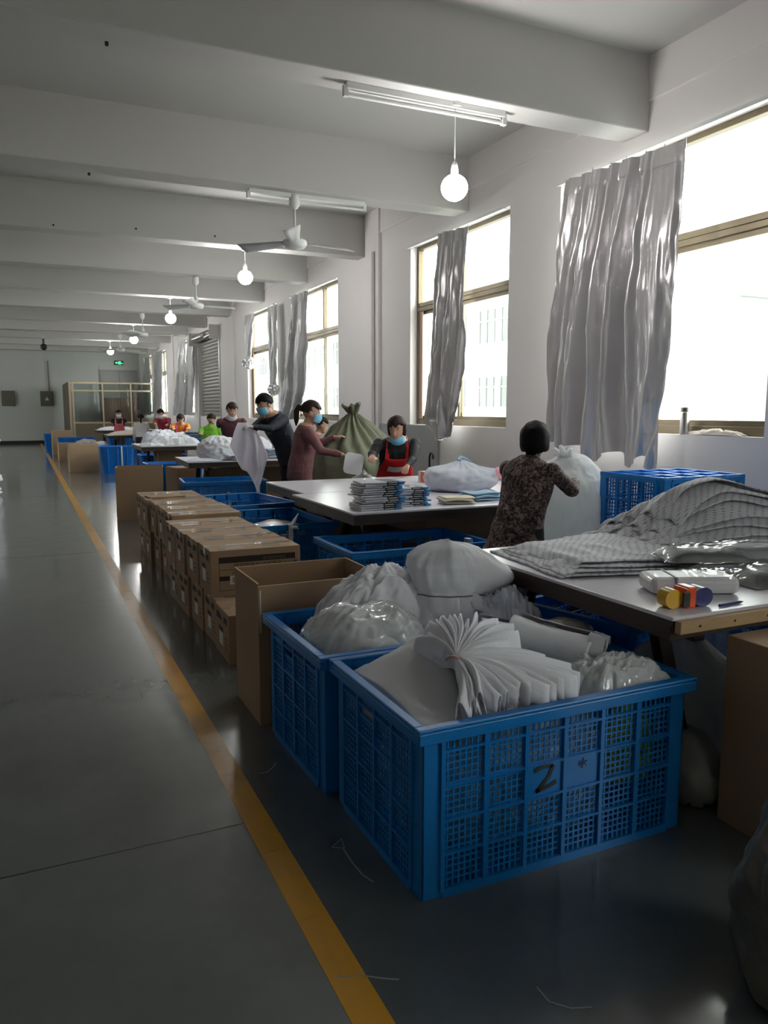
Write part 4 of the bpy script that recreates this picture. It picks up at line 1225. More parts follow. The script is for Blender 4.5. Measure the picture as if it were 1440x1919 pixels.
NG = 10
for k in range(NG):
    f = (k + 1) / NG
    sh = .02 * math.sin(k * 2.4)
    gown_sheet('dotted grey gown, %s in the big heap on near table' % ordl(k, NG), [(2.56 + sh + .036 * k, 3.33 - .004 * k, 0), (2.64 + .034 * k - sh, 2.62 + .028 * k + .02 * math.sin(k * 3.0), 0), (4.2, 2.30 + .045 * k, 0), (4.25, 3.34, 0)],
               lambda X, Y, U, V, f=f, k=k: TZ + .006 + (mound(X, Y) + .055) * f + f * .030 * np.sin(X * 5.5 + Y * 9 + .25 * k) * np.clip(U * 4, 0, 1) + f * .018 * np.sin(X * 11 - Y * 6 + k * .3)
               + .022 * np.sin(V * (17 + k) + k * 1.9) * np.exp(-(U / .07) ** 2) - .035 * f * np.exp(-(U / .03) ** 2) - .045 * f * np.exp(-(V / .035) ** 2) + .012 * np.sin(U * 26 + k * 2) * np.exp(-(V / .06) ** 2), 81 + k, 'big heap of dotted gowns', uvs=(1.55, 1.0), ruff=.016, n=84)


def flat_pack(label, c, L, W, H, rz, mt, seed, group=None, pitch=0.0):
    t = thing('wrapped_pack', label, 'pack', c, rz, group); t.rotation_euler = (pitch, 0, rz)
    n = 30; U, V = np.meshgrid(np.linspace(-1, 1, n), np.linspace(-1, 1, n), indexing='ij')
    pr_ = (1 - np.abs(U) ** 5) * (1 - np.abs(V) ** 5)
    w = ridge(np.stack([U.ravel() * 2.6, V.ravel() * 3.4, np.full(U.size, seed)], 1), seed, 2).reshape(U.shape)
    P = np.stack([U * L / 2, V * W / 2, H * pr_ * (1 + .10 * w)], 2)
    grid_obj('goods', P * np.array([.95, .93, .92]), mt, t)
    P2 = P.copy(); P2[..., 2] = H * pr_ * (1.04 + .22 * w) + .003
    P2[..., 0] *= 1.06; P2[..., 1] *= 1.03
    grid_obj('film_wrap', P2, M_CLEAR, t)
    MB().box(-L / 2 * .96, L / 2 * .96, -W / 2 * .94, W / 2 * .94, 0, .004).build('pack_underside', mt, t)
    return t


DG = mat('grey_dotted_goods', (.30, .30, .33), .6, var=.3, vscale=30)
DGD = mat('dark_grey_goods', (.15, .155, .16), .5, var=.3, vscale=20)
flat_pack('wrapped grey gown pack lying lowest at the right of the near table', (2.86, 2.24, TZ + .004), .46, .28, .06, -.05, DGD, 1)
flat_pack('wrapped grey pack stacked in front of the gown heap', (2.70, 2.36, TZ + .01), .40, .24, .06, -.35, DG, 2)
flat_pack('wrapped grey pack on top of the pack pile', (2.68, 2.44, TZ + .07), .38, .22, .05, -.45, DGD, 3)
flat_pack('wrapped dotted pack leaning on the gown heap', (2.90, 2.40, TZ + .075), .42, .2, .05, -.3, DG, 4)
flat_pack('thin clear pack at the far right of near table', (3.05, 2.12, TZ + .004), .4, .2, .03, .1, DGD, 5)
# white wrapped roll pack
t = thing('white_pack', 'white wrapped pack with a grey band behind the tape dispenser', 'pack', (2.38, 2.235, TZ), -.42)
MB().box(-.175, .175, -.085, .085, .002, .07).build('pack_body', mat('white_pack_wrap', (.70, .69, .72), .35, coat=.6), t, bevel=.022)
MB().box(-.085, -.073, -.088, .088, .001, .074).build('grey_band', mat('grey_band', (.30, .33, .38), .5), t, bevel=.004)
P = np.zeros((24, 16, 3)); U, V = np.meshgrid(np.linspace(-1, 1, 24), np.linspace(-1, 1, 16), indexing='ij')
P[..., 0] = U * .12 + .09; P[..., 1] = V * .10; P[..., 2] = .078 + .012 * ridge(np.stack([U.ravel() * 3, V.ravel() * 3, U.ravel() * 0], 1), 5, 2).reshape(U.shape) - .02 * V ** 2
grid_obj('film_wrap', P, M_CLEAR, t)
# tape dispenser
p = gz(1250, 1128, TZ)
t = thing('tape_dispenser', 'orange and navy tape dispenser with a yellow tape roll on the near table', 'tape dispenser', (2.165, 2.035, TZ), -.12)
MB().loft([((-.055 + y_, 0, .036), (1, 0, 0), (0, 0, 1), .036, .036) for y_ in (0,)] + [((-.055, .052, .036), (1, 0, 0), (0, 0, 1), .036, .036)], 28).build('tape_roll', M_YELLOW, t, True)
MB().box(-.012, .0, -.012, .062, 0, .074).box(.0, .036, -.008, .06, .0, .078).build('dispenser_clip', M_ORANGE, t, bevel=.004)
MB().box(-.024, .006, -.014, -.004, .006, .062).build('handle_plate', M_DARK, t, bevel=.003)
MB().loft([((.072, -.004, .036), (1, 0, 0), (0, 0, 1), .042, .036), ((.072, .06, .036), (1, 0, 0), (0, 0, 1), .042, .036)], 24).build('dispenser_body', M_NAVY, t, True)
t = thing('pen', 'dark blue pen beside the tape dispenser', 'pen', (2.335, 1.995, TZ + .006), .05)
MB().tube([(-.05, 0, 0), (.06, 0, 0)], .0055, 8).build('barrel', M_NAVY, t, True)
MB().tube([(.06, 0, 0), (.08, 0, 0)], [.005, .001], 8).build('tip', M_DARK, t, True)

# ================================================================== things on the middle tables
pc = mat('pack_dark_print', (.05, .055, .065), .35, coat=.5)
pb = mat('pack_blue_end', (.05, .25, .55), .45)
pw = mat('pack_white_end', (.62, .63, .70), .4, coat=.6, var=.15, vscale=14)
pk0 = None


def package(loc, rz, lab, grp):
    global pk0
    if pk0 is None:
        t = thing('flat_package', lab, 'package', loc, rz, grp)
        MB().box(-.16, .02, -.11, .11, 0, .013).build('clear_half', pw, t, bevel=.004)
        MB().box(.02, .115, -.112, .112, 0, .015).build('printed_half', pc, t, bevel=.004)
        MB().box(.112, .165, -.115, .115, .001, .013).build('blue_end', pb, t, bevel=.004)
        MB().box(.03, .10, -.1135, -.111, .004, .009).build('white_stripe', M_LABEL, t)
        pk0 = t; return t
    t = copy_tree(pk0); tag(t, lab, 'package', grp); t.location = loc; t.rotation_euler = (0, 0, rz); return t


pa = gz(715, 957, TZ); 
for k in range(13):
    package((pa.x + .02 + random.uniform(-.022, .022), pa.y + .13 + random.uniform(-.02, .02), TZ + .001 + k * .0158), random.uniform(-.12, .12), 'clear package with blue end, %s in the tall stack on white table' % ordl(k, 13), 'tall stack of packages')
pb_ = gz(765, 950, TZ)
for k in range(9):
    package((pb_.x + .03 + random.uniform(-.02, .02), pb_.y + .14 + random.uniform(-.02, .02), TZ + .001 + k * .0158), random.uniform(-.14, .14), 'clear package with blue end, %s in the lower stack on white table' % ordl(k, 9), 'lower stack of packages')
p = gz(885, 924, TZ)
o = blob('cloth_bundle', M_WHITE2, (p.x + .05, p.y + .28, TZ), (.33, .30, .16), 91, .10, 2.2, sub=5, knot=.02, pleat=.05); tag(o, 'round pale bundle of cloth gathered at top on white table', 'bundle')
MB().tube([(-.05, -.03, .27), (.0, 0, .29), (.06, .02, .275), (.12, .02, .25)], [.012, .02, .016, .006], 8).build('tied_corner', M_PLBLUE, o, True)


def folded(label, c, L, W, H, rz, mt, n=5, group=None, seed=0):
    t = thing('folded_cloth', label, 'folded cloth', c, rz, group)
    rs = np.random.RandomState(seed + 100)
    hh = H / n
    for k in range(n):
        dx, dy = rs.uniform(-.02, .02), rs.uniform(-.02, .02)
        nn = 12; U, V = np.meshgrid(np.linspace(-1, 1, nn), np.linspace(-1, 1, nn), indexing='ij')
        P = np.stack([U * L / 2 + dx, V * W / 2 + dy, hh * (k + .5) + .008 + .006 * np.sin(U * 3 + k) * np.cos(V * 2 + k)], 2)
        grid_obj('fold_layer', P, mt, t, thick=hh * .8)
    return t


p = gz(868, 946, TZ); folded('cream folded cloth at the front of the white table', (p.x + .0, p.y + .10, TZ), .24, .18, .045, -.15, M_CREAM, 4)
p = gz(912, 940, TZ); folded('pale blue folded cloth beside the cream one', (p.x + .03, p.y + .12, TZ), .27, .2, .06, .1, M_PLBLUE, 5)
p = gz(805, 904, TZ)
t = thing('tissue_box', 'small orange and white box with a blue emblem', 'box', (p.x, p.y + .06, TZ), -.05)
MB().box(-.065, .065, -.06, .06, 0, .105).build('box_body', M_LABEL, t, bevel=.002)
MB().box(-.066, .018, -.0612, .0, .001, .1052).build('orange_face', M_ORANGE, t)
MB().add([(.03, -.0615, .03), (.04, -.0615, .02), (.056, -.0615, .045), (.056, -.0615, .075), (.045, -.0615, .08), (.029, -.0615, .06)], [(0, 1, 2, 3, 4, 5)]).build('blue_emblem', mat('emblem_blue', (.01, .16, .45), .4), t)
MB().box(-.058, -.04, -.0618, -.06, .082, .09).box(-.058, .008, -.0618, -.06, .06, .063).build('box_lettering', mat('pale_orange_print', (.9, .45, .3), .5), t)
MB().box(-.062, .062, -.05, .05, .105, .108).build('box_lid', M_LABEL, t)
p = gz(857, 884, TZ)
t = thing('cup', 'dark cup on the table behind the pale bundle', 'cup', (4.30, 7.1, TZ))
MB().lathe([(.032, 0), (.036, .09), (.033, .09), (.03, .01)]).build('cup_body', M_DARK, t, True)
MB().lathe([(.037, .09), (.037, .105), (.02, .108)]).build('lid', M_DARK, t, True)
o = heap('cloth_heap', M_PINK, (4.42, 6.75, TZ), .12, .10, .10, 95, .3); tag(o, 'small pink cloth by the wall behind the pale bundle', 'cloth')
o = heap('cloth_heap', mat('dark_floral_scrap', (.30, .22, .24), .8, var=.8, vscale=20), (4.02, 7.05, TZ), .10, .09, .09, 96, .4); tag(o, 'small patterned cloth beside the orange and white box', 'cloth')
# olive green sack
o = blob('olive_sack', M_GREENSACK, (3.74, 8.85, 0), (.60, .46, .86), 101, .07, 2.0, sub=6, pleat=.05); tag(o, 'big olive green sack tied at the top behind the white table', 'sack')
me = o.data
vv = np.array([x.co for x in me.vertices]); zt = vv[:, 2].max()
k = np.clip((vv[:, 2] - .55 * zt) / (.45 * zt), 0, 1); vv[:, :2] *= (1 - .66 * k ** 2.6)[:, None]; vv[:, 0] -= .05 * k
for x, q in zip(me.vertices, vv): x.co = q
b = MB()
for q in range(9):
    a = q * 2.4; rr = .05 + .11 * ((q * 7) % 5) / 5
    b.tube([(-.05, 0, zt - .06), (-.05 + rr * .5 * math.cos(a), rr * .5 * math.sin(a), zt + .02), (-.05 + rr * math.cos(a) * 1.3, rr * math.sin(a) * 1.3, zt + .05 + .02 * (q % 3))], [.035, .05, .02], 8)
b.build('gathered_neck', M_GREENSACK, o, True)
# umbrella leaning on the wall
t = thing('umbrella', 'black folded umbrella hanging by the grey board', 'umbrella', (4.84, float(gx(805, 890, 4.84).y), .515))
MB().tube([(0, 0, -.5), (0, 0, .02), (0, .02, .12), (0, .0, .22)], [.03, .045, .03, .012], 10).build('folded_canopy', M_DARK, t, True)
MB().tube([(0, .0, .2), (0, .0, .36), (0, -.03, .42), (0, -.07, .42), (0, -.10, .38), (0, -.10, .34)][::1], .014, 8).build('hook_handle', mat('dark_brown_handle', (.03, .018, .014), .4), t, True)
# flask on the sill
p = gx(1274, 819, 4.98)
t = thing('flask', 'steel vacuum flask on the sill of the nearest window', 'flask', (4.99 + .04, p.y, SILL + .001))
MB().lathe([(.036, 0), (.038, .01), (.038, .17), (.034, .185)], n=24).build('flask_body', M_STEEL, t, True)
MB().lathe([(.036, .186), (.037, .2), (.036, .225), (.02, .23)], n=24).build('cap', mat('flask_cap', (.16, .14, .13), .35, metal=.7), t, True)
o = heap('cloth_heap', mat('crumpled_tissue', (.45, .40, .36), .8), (5.06, 4.55, SILL), .05, .28, .03, 97, .6, n=30); tag(o, 'crumpled tissue lying on the nearest window sill', 'tissue')

# wooden stool behind the near table
t = thing('wooden_stool', 'dark wooden stool behind the near table beside the woman in floral coat', 'stool', (2.92, 3.75, 0), .2)
MB().box(-.2, .2, -.14, .14, .43, .46).build('seat', M_PALEWOOD, t, bevel=.004)
for sx in (-1, 1):
    for sy in (-1, 1): MB().bar((sx * .15, sy * .1, .43), (sx * .18, sy * .12, 0), .03, .03).build('leg', M_DARKWOOD, t)

# ================================================================== cloth on the far tables
o = blob('cloth_bundle', M_WHITE, (2.55, 11.1, TZ), (.30, .26, .20), 111, .12, 3.4, sub=5, pleat=.05); tag(o, 'gathered white bundle at the left end of the table beside the man', 'bundle')
o = blob('cloth_bundle', M_WHITE, (3.12, 11.5, TZ), (.30, .26, .19), 112, .13, 3.6, sub=5, pleat=.06); tag(o, 'second gathered white bundle behind the cloth the man holds', 'bundle')
folded('folded white sheets stacked between white bundles and the man', (2.88, 10.95, TZ), .42, .3, .07, .1, M_WHITE, 5, seed=3)
folded('small blue grey stack at the right end of the man\'s table', (3.45, 11.2, TZ), .4, .3, .13, 0, mat('blue_grey_stack', (.32, .38, .48), .7), 6, seed=4)
o = heap('cloth_heap', M_WHITE, (2.3, 10.95, TZ), .22, .14, .03, 113, .4); tag(o, 'thin white scraps at the left corner of the man\'s table', 'cloth')
o = heap('cloth_heap', M_WHITE, (2.75, 16.2, TZ), .55, .42, .22, 114, .3, dirn=.4); tag(o, 'large pile of white cloth on the table in front of orange sleeves', 'cloth')
o = heap('cloth_heap', M_WHITE2, (2.65, 16.9, TZ), .40, .25, .26, 115, .3, dirn=.2); tag(o, 'white cloth pile behind the large one on the same table', 'cloth')
o = heap('cloth_heap', M_WHITE, (2.35, 16.0, TZ), .25, .28, .06, 116, .4); tag(o, 'flat white cloth hanging at the left corner of the piled table', 'cloth')
for k in range(7):
    c = folded('%s folded pack, %s in the tall stack on piled table' % (['charcoal', 'royal blue'][k % 2], ordl(k, 7)), (3.22 + .02 * math.sin(k * 2), 16.15, TZ + .036 * k), .36, .3, .034, .1 * math.sin(k * 3), mat(['charcoal_pack', 'royal_blue_pack'][k % 2], [(.10, .11, .12), (.05, .17, .42)][k % 2], .5), 1, 'tall stack of grey and blue packs', seed=k)
for k in range(7):
    c = folded('%s folded pack, %s in the pale stack on piled table' % (['white', 'pale blue'][k % 2], ordl(k, 7)), (3.56 + .02 * math.sin(k * 2.7), 16.15, TZ + .030 * k), .3, .28, .028, .1 * math.sin(k * 2), M_PLBLUE if k % 2 else M_WHITE2, 1, 'stack of pale blue packs', seed=k)
o = heap('cloth_heap', M_WHITE2, (3.95, 16.2, TZ), .25, .25, .10, 117, .3); tag(o, 'pale cloth right of the pale blue packs', 'cloth')
o = heap('cloth_heap', mat('pale_peach_cloth', (.70, .60, .55), .85), (2.85, 23.4, TZ), .62, .40, .09, 118, .3); tag(o, 'pale peach cloth spread on the far work table', 'cloth')
o = heap('cloth_heap', M_PINK, (3.6, 23.4, TZ), .22, .25, .07, 119, .3); tag(o, 'pink cloth at the right end of the far work table', 'cloth')
o = heap('cloth_heap', M_WHITE, (2.95, 29.1, TZ), .55, .35, .09, 120, .3); tag(o, 'white cloth on the farthest work table', 'cloth')
o = heap('cloth_heap', M_CREAM, (3.4, 29.2, TZ), .35, .25, .08, 121, .3); tag(o, 'cream cloth on the farthest work table', 'cloth')
o = blob('cloth_bundle', mat('greyish_bundle', (.42, .40, .40), .8, var=.5, vscale=8), (1.62, 23.4, .40), (.34, .26, .16), 122, .14, 2.6, sub=4); tag(o, 'grey and white cloth heaped in a blue bin', 'cloth')
o = blob('cloth_bundle', M_WHITE2, (2.0, 23.3, .42), (.2, .2, .11), 123, .14, 2.6, sub=4); tag(o, 'white cloth at the right end of the same blue bin', 'cloth')
for k in range(7):
    o = blob('white_bundle', M_WHITE, (-.80 + .03 * math.sin(k * 2.1), 15.0, .0 + .215 * k), (.38, .4, .14), 130 + k, .16, 3, sub=4); tag(o, 'white cloth bundle, %s in the stack at the left edge' % ordl(k, 7), 'bundle', 'white stack at left edge')

# ================================================================== people
def rot_about(axis, ang): return Matrix.Rotation(ang, 3, axis)


def person(label, head_top, face_dir, lean, h, shirt, trousers, hair_m, hands, hair='short', mask=None, apron=None, head_turn=0.0, head_pitch=0.0, voxel=.009,
           lean_side=0.0, wide=1.0, skirt=None, glove=None, pony=False, collar=None, vest=None, seat_h=None, name='person', head_scale=1.0):
    """head_top: world point of the crown.  face_dir: heading in degrees (0 = +X, 90 = +Y).  hands: (left, right) world targets or None."""
    a = math.radians(face_dir); F = Vector((math.cos(a), math.sin(a), 0)); R = Vector((math.sin(a), -math.cos(a), 0)); Z = Vector((0, 0, 1))
    s = h / 1.6
    T = rot_about(R, -math.radians(lean)) @ rot_about(F, math.radians(lean_side))   # trunk rotation (forward lean)
    tf = T @ F; tu = T @ Z; tr = T @ R
    hip = Vector((0, 0, .50 * h))
    def tp(x, y, z): return hip + tr * (x * s) + tf * (y * s) + tu * (z * s)
    neck = tp(0, .01, .535); 
    Hd = rot_about(Z, math.radians(head_turn)) @ rot_about(R, -math.radians(head_pitch))
    hf = Hd @ F; hu = Hd @ Z; hr = Hd @ R
    hs = s * head_scale
    hc = neck + (tu * .025 + hu * .098) * hs + tf * .02 * s
    crown = hc + hu * .115 * hs
    base = Vector((head_top[0] - crown.x, head_top[1] - crown.y, 0))
    dz = head_top[2] - crown.z                         # taken up by bent or straightened knees
    hip.z += dz
    neck = tp(0, .01, .535); hc = neck + (tu * .025 + hu * .098) * hs + tf * .02 * s
    root = thing(name, label, 'person', (base.x, base.y, 0))
    W = lambda p: Vector(p) - base                        # world -> local
    prims = []                                            # (p, q, r0, r1, mat index) for painting
    mats = [M_SKIN, shirt, trousers, glove or M_SKIN, collar or shirt, M_DARK, vest or shirt]
    b = MB()

    def cap(p, q, r0, r1, mi, flat=None, n=12):
        b.capsule(p, q, r0, r1, n, flat); prims.append((Vector(p), Vector(q), r0, r1, mi))
    # trunk
    secs = []
    prof = [(-.10, .0, .165, .125), (0, 0, .172, .128), (.10, .0, .158, .118), (.20, .005, .152, .112), (.32, .01, .168, .118), (.42, .0, .178, .108), (.475, -.005, .158, .088), (.51, -.004, .105, .072), (.54, .0, .066, .060)]
    if skirt: prof = [(-.24, .0, .225 * skirt, .18 * skirt), (-.12, 0, .205, .16)] + [(z, y, rx * 1.06, ry * 1.1) for z, y, rx, ry in prof[1:]]
    for z, y, rx, ry in prof:
        secs.append((tp(0, y, z) if z >= 0 else hip + (tu if skirt else Z * .6 + tu * .4) * (z * s) + tf * y * s, tr, tf, rx * s * wide, ry * s * wide))
    b.loft(secs, 22)
    prims.append((tp(0, 0, .02), tp(0, 0, .40), .14 * s * wide, .15 * s * wide, 1)); prims.append((tp(-.1, 0, .43), tp(.1, 0, .43), .09 * s, .09 * s, 1))
    if skirt: prims.append((tp(0, 0, -.24), tp(0, 0, 0), .2 * s * skirt, .16 * s, 1))
    else: prims.append((hip - Z * .1 * s, hip + tu * .0 * s, .15 * s, .15 * s, 2))
    # neck, head
    cap(tp(0, 0, .50), hc - hu * .05 * hs, .055 * s, .05 * s, 4 if collar else 0)
    b.ball(hc + hu * .022 * hs - hf * .008 * hs, .078 * hs, .096 * hs, .094 * hs, Matrix((hr, hf, hu)).transposed(), 20, 12)
    b.loft([(hc - hu * .112 * hs + hf * .062 * hs, hr, hf, .018 * hs, .018 * hs), (hc - hu * .10 * hs + hf * .05 * hs, hr, hf, .036 * hs, .036 * hs), (hc - hu * .07 * hs + hf * .03 * hs, hr, hf, .056 * hs, .062 * hs),
            (hc - hu * .03 * hs + hf * .018 * hs, hr, hf, .067 * hs, .076 * hs), (hc + hu * .03 * hs + hf * .008 * hs, hr, hf, .072 * hs, .083 * hs)], 18)
    prims.append((hc - hu * .07 * hs + hf * .02 * hs, hc + hu * .05 * hs, .06 * hs, .09 * hs, 0))
    cap(hc + hf * .088 * hs + hu * .012 * hs, hc + hf * .104 * hs - hu * .028 * hs, .008 * hs, .014 * hs, 0, n=8)      # nose
    for sd in (-1, 1): b.ball(hc + hr * (sd * .078 * hs) - hf * .004 * hs - hu * .004 * hs, .012 * hs, .02 * hs, .032 * hs, Matrix((hr, hf, hu)).transposed(), 8, 6)
    cap(hc + hf * .078 * hs - hu * .062 * hs - hr * .018 * hs, hc + hf * .078 * hs - hu * .062 * hs + hr * .018 * hs, .009 * hs, .009 * hs, 0, n=8)   # lips
    # legs
    for sd in (-1, 1):
        hj = hip + R * (sd * .085 * s) - Z * .02 * s
        foot = Vector((0, 0, 0)) + R * (sd * .11 * s) - F * (.02 * s); foot.z = .07 * s
        reach = (hj - foot).length; Lu = .245 * h; Ll = .225 * h
        kn = (hj + foot) / 2
        if reach < Lu + Ll: kn = kn + F * math.sqrt(max(0, Lu ** 2 - (reach / 2) ** 2)) * .9
        cap(hj, kn, .088 * s, .058 * s, 2); cap(kn, foot, .057 * s, .038 * s, 2)
        cap(foot - F * .03 * s - Z * .035 * s, foot + F * .14 * s - Z * .042 * s, .036 * s, .028 * s, 5)
    # arms
    for sd, tgt in ((-1, hands[0]), (1, hands[1])):
        sh = tp(sd * .175 * wide, 0, .445)
        if tgt is None: tgt = base + sh + Vector((0, 0, -.50 * s)) + R * sd * .03 + F * .08
        tl = W(tgt); Lu = .27 * s; Ll = .235 * s
        d = tl - sh; dist = d.length
        if dist > (Lu + Ll) * .985: tl = sh + d.normalized() * (Lu + Ll) * .985; d = tl - sh; dist = d.length
        x = (Lu * Lu - Ll * Ll + dist * dist) / (2 * dist); hh = math.sqrt(max(0, Lu * Lu - x * x))
        pole = (R * sd * .8 - Z * .9 - F * .35); pole = (pole - d.normalized() * pole.dot(d.normalized())).normalized()
        el = sh + d.normalized() * x + pole * hh
        cap(sh, el, .056 * s * wide, .043 * s, 6 if vest else 1); 
        wr = el + (tl - el) * .92
        cap(el, wr, .042 * s, .028 * s, 1)
        fd = (tl - el).normalized()
        # hand: palm, four fingers, thumb
        cap(wr, wr + fd * .02 * s, .023 * s, .024 * s, 3)
        dn = (Z * -.75 + F * .35); side = fd.cross(Z)
        side = side.normalized() if side.length > .05 else R
        nrm = side.cross(fd).normalized()
        if nrm.z > 0: nrm = -nrm
        pe = wr + fd * .075 * s
        for q in (-1, -.33, .33, 1):
            cap(wr + fd * .02 * s + side * (q * .016 * s), pe + side * (q * .027 * s), .013 * s, .0115 * s, 3, n=8)
            ln = (.062 - .010 * abs(q + .2)) * s
            m1 = pe + side * (q * .030 * s) + fd * ln * .55 + nrm * ln * .22
            cap(pe + side * (q * .027 * s), m1, .0105 * s, .0095 * s, 3, n=8)
            cap(m1, m1 + fd * ln * .38 + nrm * ln * .45, .0095 * s, .008 * s, 3, n=8)
        th = wr + fd * .028 * s - side * (sd * .02 * s)
        t1 = th - side * (sd * .032 * s) + fd * .03 * s + nrm * .008 * s
        cap(th, t1, .0125 * s, .011 * s, 3, n=8); cap(t1, t1 + fd * .03 * s + nrm * .01 * s, .011 * s, .009 * s, 3, n=8)
    me = b.mesh('body'); tmp = bpy.data.objects.new('tmp', me); COL.objects.link(tmp)
    bm = bmesh.new(); bm.from_mesh(me); bmesh.ops.recalc_face_normals(bm, faces=bm.faces); bm.to_mesh(me); bm.free()
    rm = tmp.modifiers.new('r', 'REMESH'); rm.mode = 'VOXEL'; rm.voxel_size = voxel
    sm = tmp.modifiers.new('s', 'SMOOTH'); sm.factor = .5; sm.iterations = 3
    dg = bpy.context.evaluated_depsgraph_get(); m2 = bpy.data.meshes.new_from_object(tmp.evaluated_get(dg))
    bpy.data.objects.remove(tmp)
    m2.name = 'body'
    nf = len(m2.polygons); cen = np.zeros(nf * 3); m2.polygons.foreach_get('center', cen); cen = cen.reshape(-1, 3)
    best = np.full(nf, 1e9); idx = np.zeros(nf, np.int32)
    for p, q, r0, r1, mi in prims:
        p = np.array(p); q = np.array(q); d = q - p; L2 = max(1e-9, d @ d)
        t_ = np.clip(((cen - p) @ d) / L2, 0, 1); dd = np.linalg.norm(cen - (p + t_[:, None] * d), axis=1) - (r0 + (r1 - r0) * t_)
        k = dd < best; best[k] = dd[k]; idx[k] = mi
    nk = np.array(tp(0, .01, .50)); tun = np.array(tu)
    if not collar: idx[(idx == 1) & (((cen - nk) @ tun) > .012 * s) & (np.linalg.norm(cen - nk, axis=1) < .12 * s)] = 0
    # cloth folds on the garments
    m2.materials.clear()
    body = link('body', m2, mats, root, True)
    m2.polygons.foreach_set('material_index', idx); m2.update()
    nv = len(m2.vertices); co = np.zeros(nv * 3); m2.vertices.foreach_get('co', co); co = co.reshape(-1, 3)
    no = np.zeros(nv * 3); m2.vertices.foreach_get('normal', no); no = no.reshape(-1, 3)
    garm = np.zeros(nv); lv = np.zeros(len(m2.loops), np.int32); m2.loops.foreach_get('vertex_index', lv)
    lt = np.zeros(nf, np.int32); m2.polygons.foreach_get('loop_total', lt); fi = np.repeat(idx, lt)
    garm[lv[(fi == 1) | (fi == 2) | (fi == 6)]] = 1.0
    dsp = ridge(co * 9 + sum(map(ord, label)) % 50, 3, 2) * .010 + fbm(co * 4, 5, 2) * .010
    co = co + no * (dsp * garm)[:, None]
    m2.vertices.foreach_set('co', co.ravel()); m2.update()

    # ---- hair
    def dirs(n=34, m=22):
        th = np.linspace(0, 2 * math.pi, n, endpoint=False); ph = np.linspace(-1.15, math.pi / 2, m)
        Tt, Pp = np.meshgrid(th, ph, indexing='ij')
        return Tt, Pp
    Tt, Pp = dirs()
    fx = np.cos(Pp) * np.sin(Tt); fy = np.cos(Pp) * np.cos(Tt); fz = np.sin(Pp)      # x right, y forward, z up
    cover = {'short': -.35, 'bob': -.9, 'long': -.95, 'crop': -.15, 'cap': -.72}[hair]
    rr = np.ones_like(fz) * 1.0
    front = fy > .30 - .25 * np.clip(fz, 0, 1)
    low = .36 if hair != 'cap' else .30
    face = front & (fz < low + .10 * np.sin(fx * 9))
    side_f = (fy > .05) & (fz < -.05) & (hair in ('short', 'crop'))
    under = fz < cover * (.6 + .4 * np.clip(-fy + .4, 0, 1))
    hid = face | side_f | under
    rr = np.where(hid, .70, 1.0 + .05 * ridge(np.stack([fx.ravel() * 4, fy.ravel() * 4, fz.ravel() * 1.5], 1), 11, 2).reshape(fz.shape))
    ce = hc + hu * .020 * hs - hf * .010 * hs
    rx, ry, rz_ = .092 * hs, .110 * hs, .110 * hs
    if hair in ('bob', 'cap'): rx, ry = .100 * hs, .116 * hs
    down = np.where((fz < -.2) & ~hid & (hair in ('bob', 'long', 'cap')), 1, 0)
    P = np.zeros((*fz.shape, 3))
    for k in range(3):
        P[..., k] = ce[k] + rr * (fx * rx * hr[k] + fy * ry * hf[k] + fz * rz_ * hu[k]) + down * (-.035 * hs) * hu[k]
    grid_obj('hair', P, hair_m, root, closeu=True)
    if pony:
        a0 = hc - hf * .10 * hs + hu * .03 * hs
        MB().tube([a0, a0 - hf * .04 * hs + hu * .012 * hs, a0 - hf * .055 * hs - hu * .05 * hs, a0 - hf * .04 * hs - hu * .14 * hs, a0 - hf * .03 * hs - hu * .20 * hs], [.018 * hs, .026 * hs, .032 * hs, .026 * hs, .006 * hs], 10).build('ponytail', hair_m, root, True)
        MB().ball(a0 - hf * .012 * hs, .026 * hs, .022 * hs, .026 * hs).build('hair_tie', mat('maroon_hair_tie', (.12, .02, .03), .6), root, True)
    # ---- face details
    for sd in (-1, 1):
        e = hc + hf * .078 * hs + hu * .022 * hs + hr * (sd * .031 * hs)
        MB().ball(e, .013 * hs, .008 * hs, .0065 * hs, Matrix((hr, hf, hu)).transposed(), 8, 6).build('eye', M_DARK, root, True)
        MB().capsule(e + hu * .018 * hs - hr * .015 * hs, e + hu * .018 * hs + hr * .015 * hs, .0035 * hs, .0035 * hs, 6).build('eyebrow', hair_m, root, True)
    MB().capsule(hc + hf * .084 * hs - hu * .062 * hs - hr * .016 * hs, hc + hf * .084 * hs - hu * .062 * hs + hr * .016 * hs, .0055 * hs, .0055 * hs, 6).build('mouth', mat('lips', (.38, .15, .13), .5), root, True)
    if mask:
        mm, drop = mask
        n_ = 16; U, V = np.meshgrid(np.linspace(-1, 1, n_), np.linspace(-1, 1, n_), indexing='ij')
        an = U * 1.15; zz = -.045 - drop + V * .048 * (1 - .25 * U ** 2)
        rad = 1.0 + .10 * (1 - U ** 2) * (1 - V ** 2)
        P = np.zeros((n_, n_, 3)); lx = np.sin(an) * .084 * rad; ly = np.cos(an) * .104 * rad * (1 - .10 * np.clip(-V, 0, 1)) + .006 - (.03 if drop > .02 else 0)
        for k in range(3): P[..., k] = hc[k] + hs * (lx * hr[k] + ly * hf[k] + zz * hu[k])
        mo = grid_obj('face_mask', P, mm, root, thick=.002)
        for sd in (-1, 1):
            st = [Vector(P[-1 if sd > 0 else 0, n_ // 2]), hc + hr * sd * .088 * hs + hf * .0 * hs + hu * .015 * hs, hc + hr * sd * .086 * hs - hf * .012 * hs - hu * .03 * hs]
            MB().tube(st, .0018, 5).build('ear_loop', M_LABEL, mo)
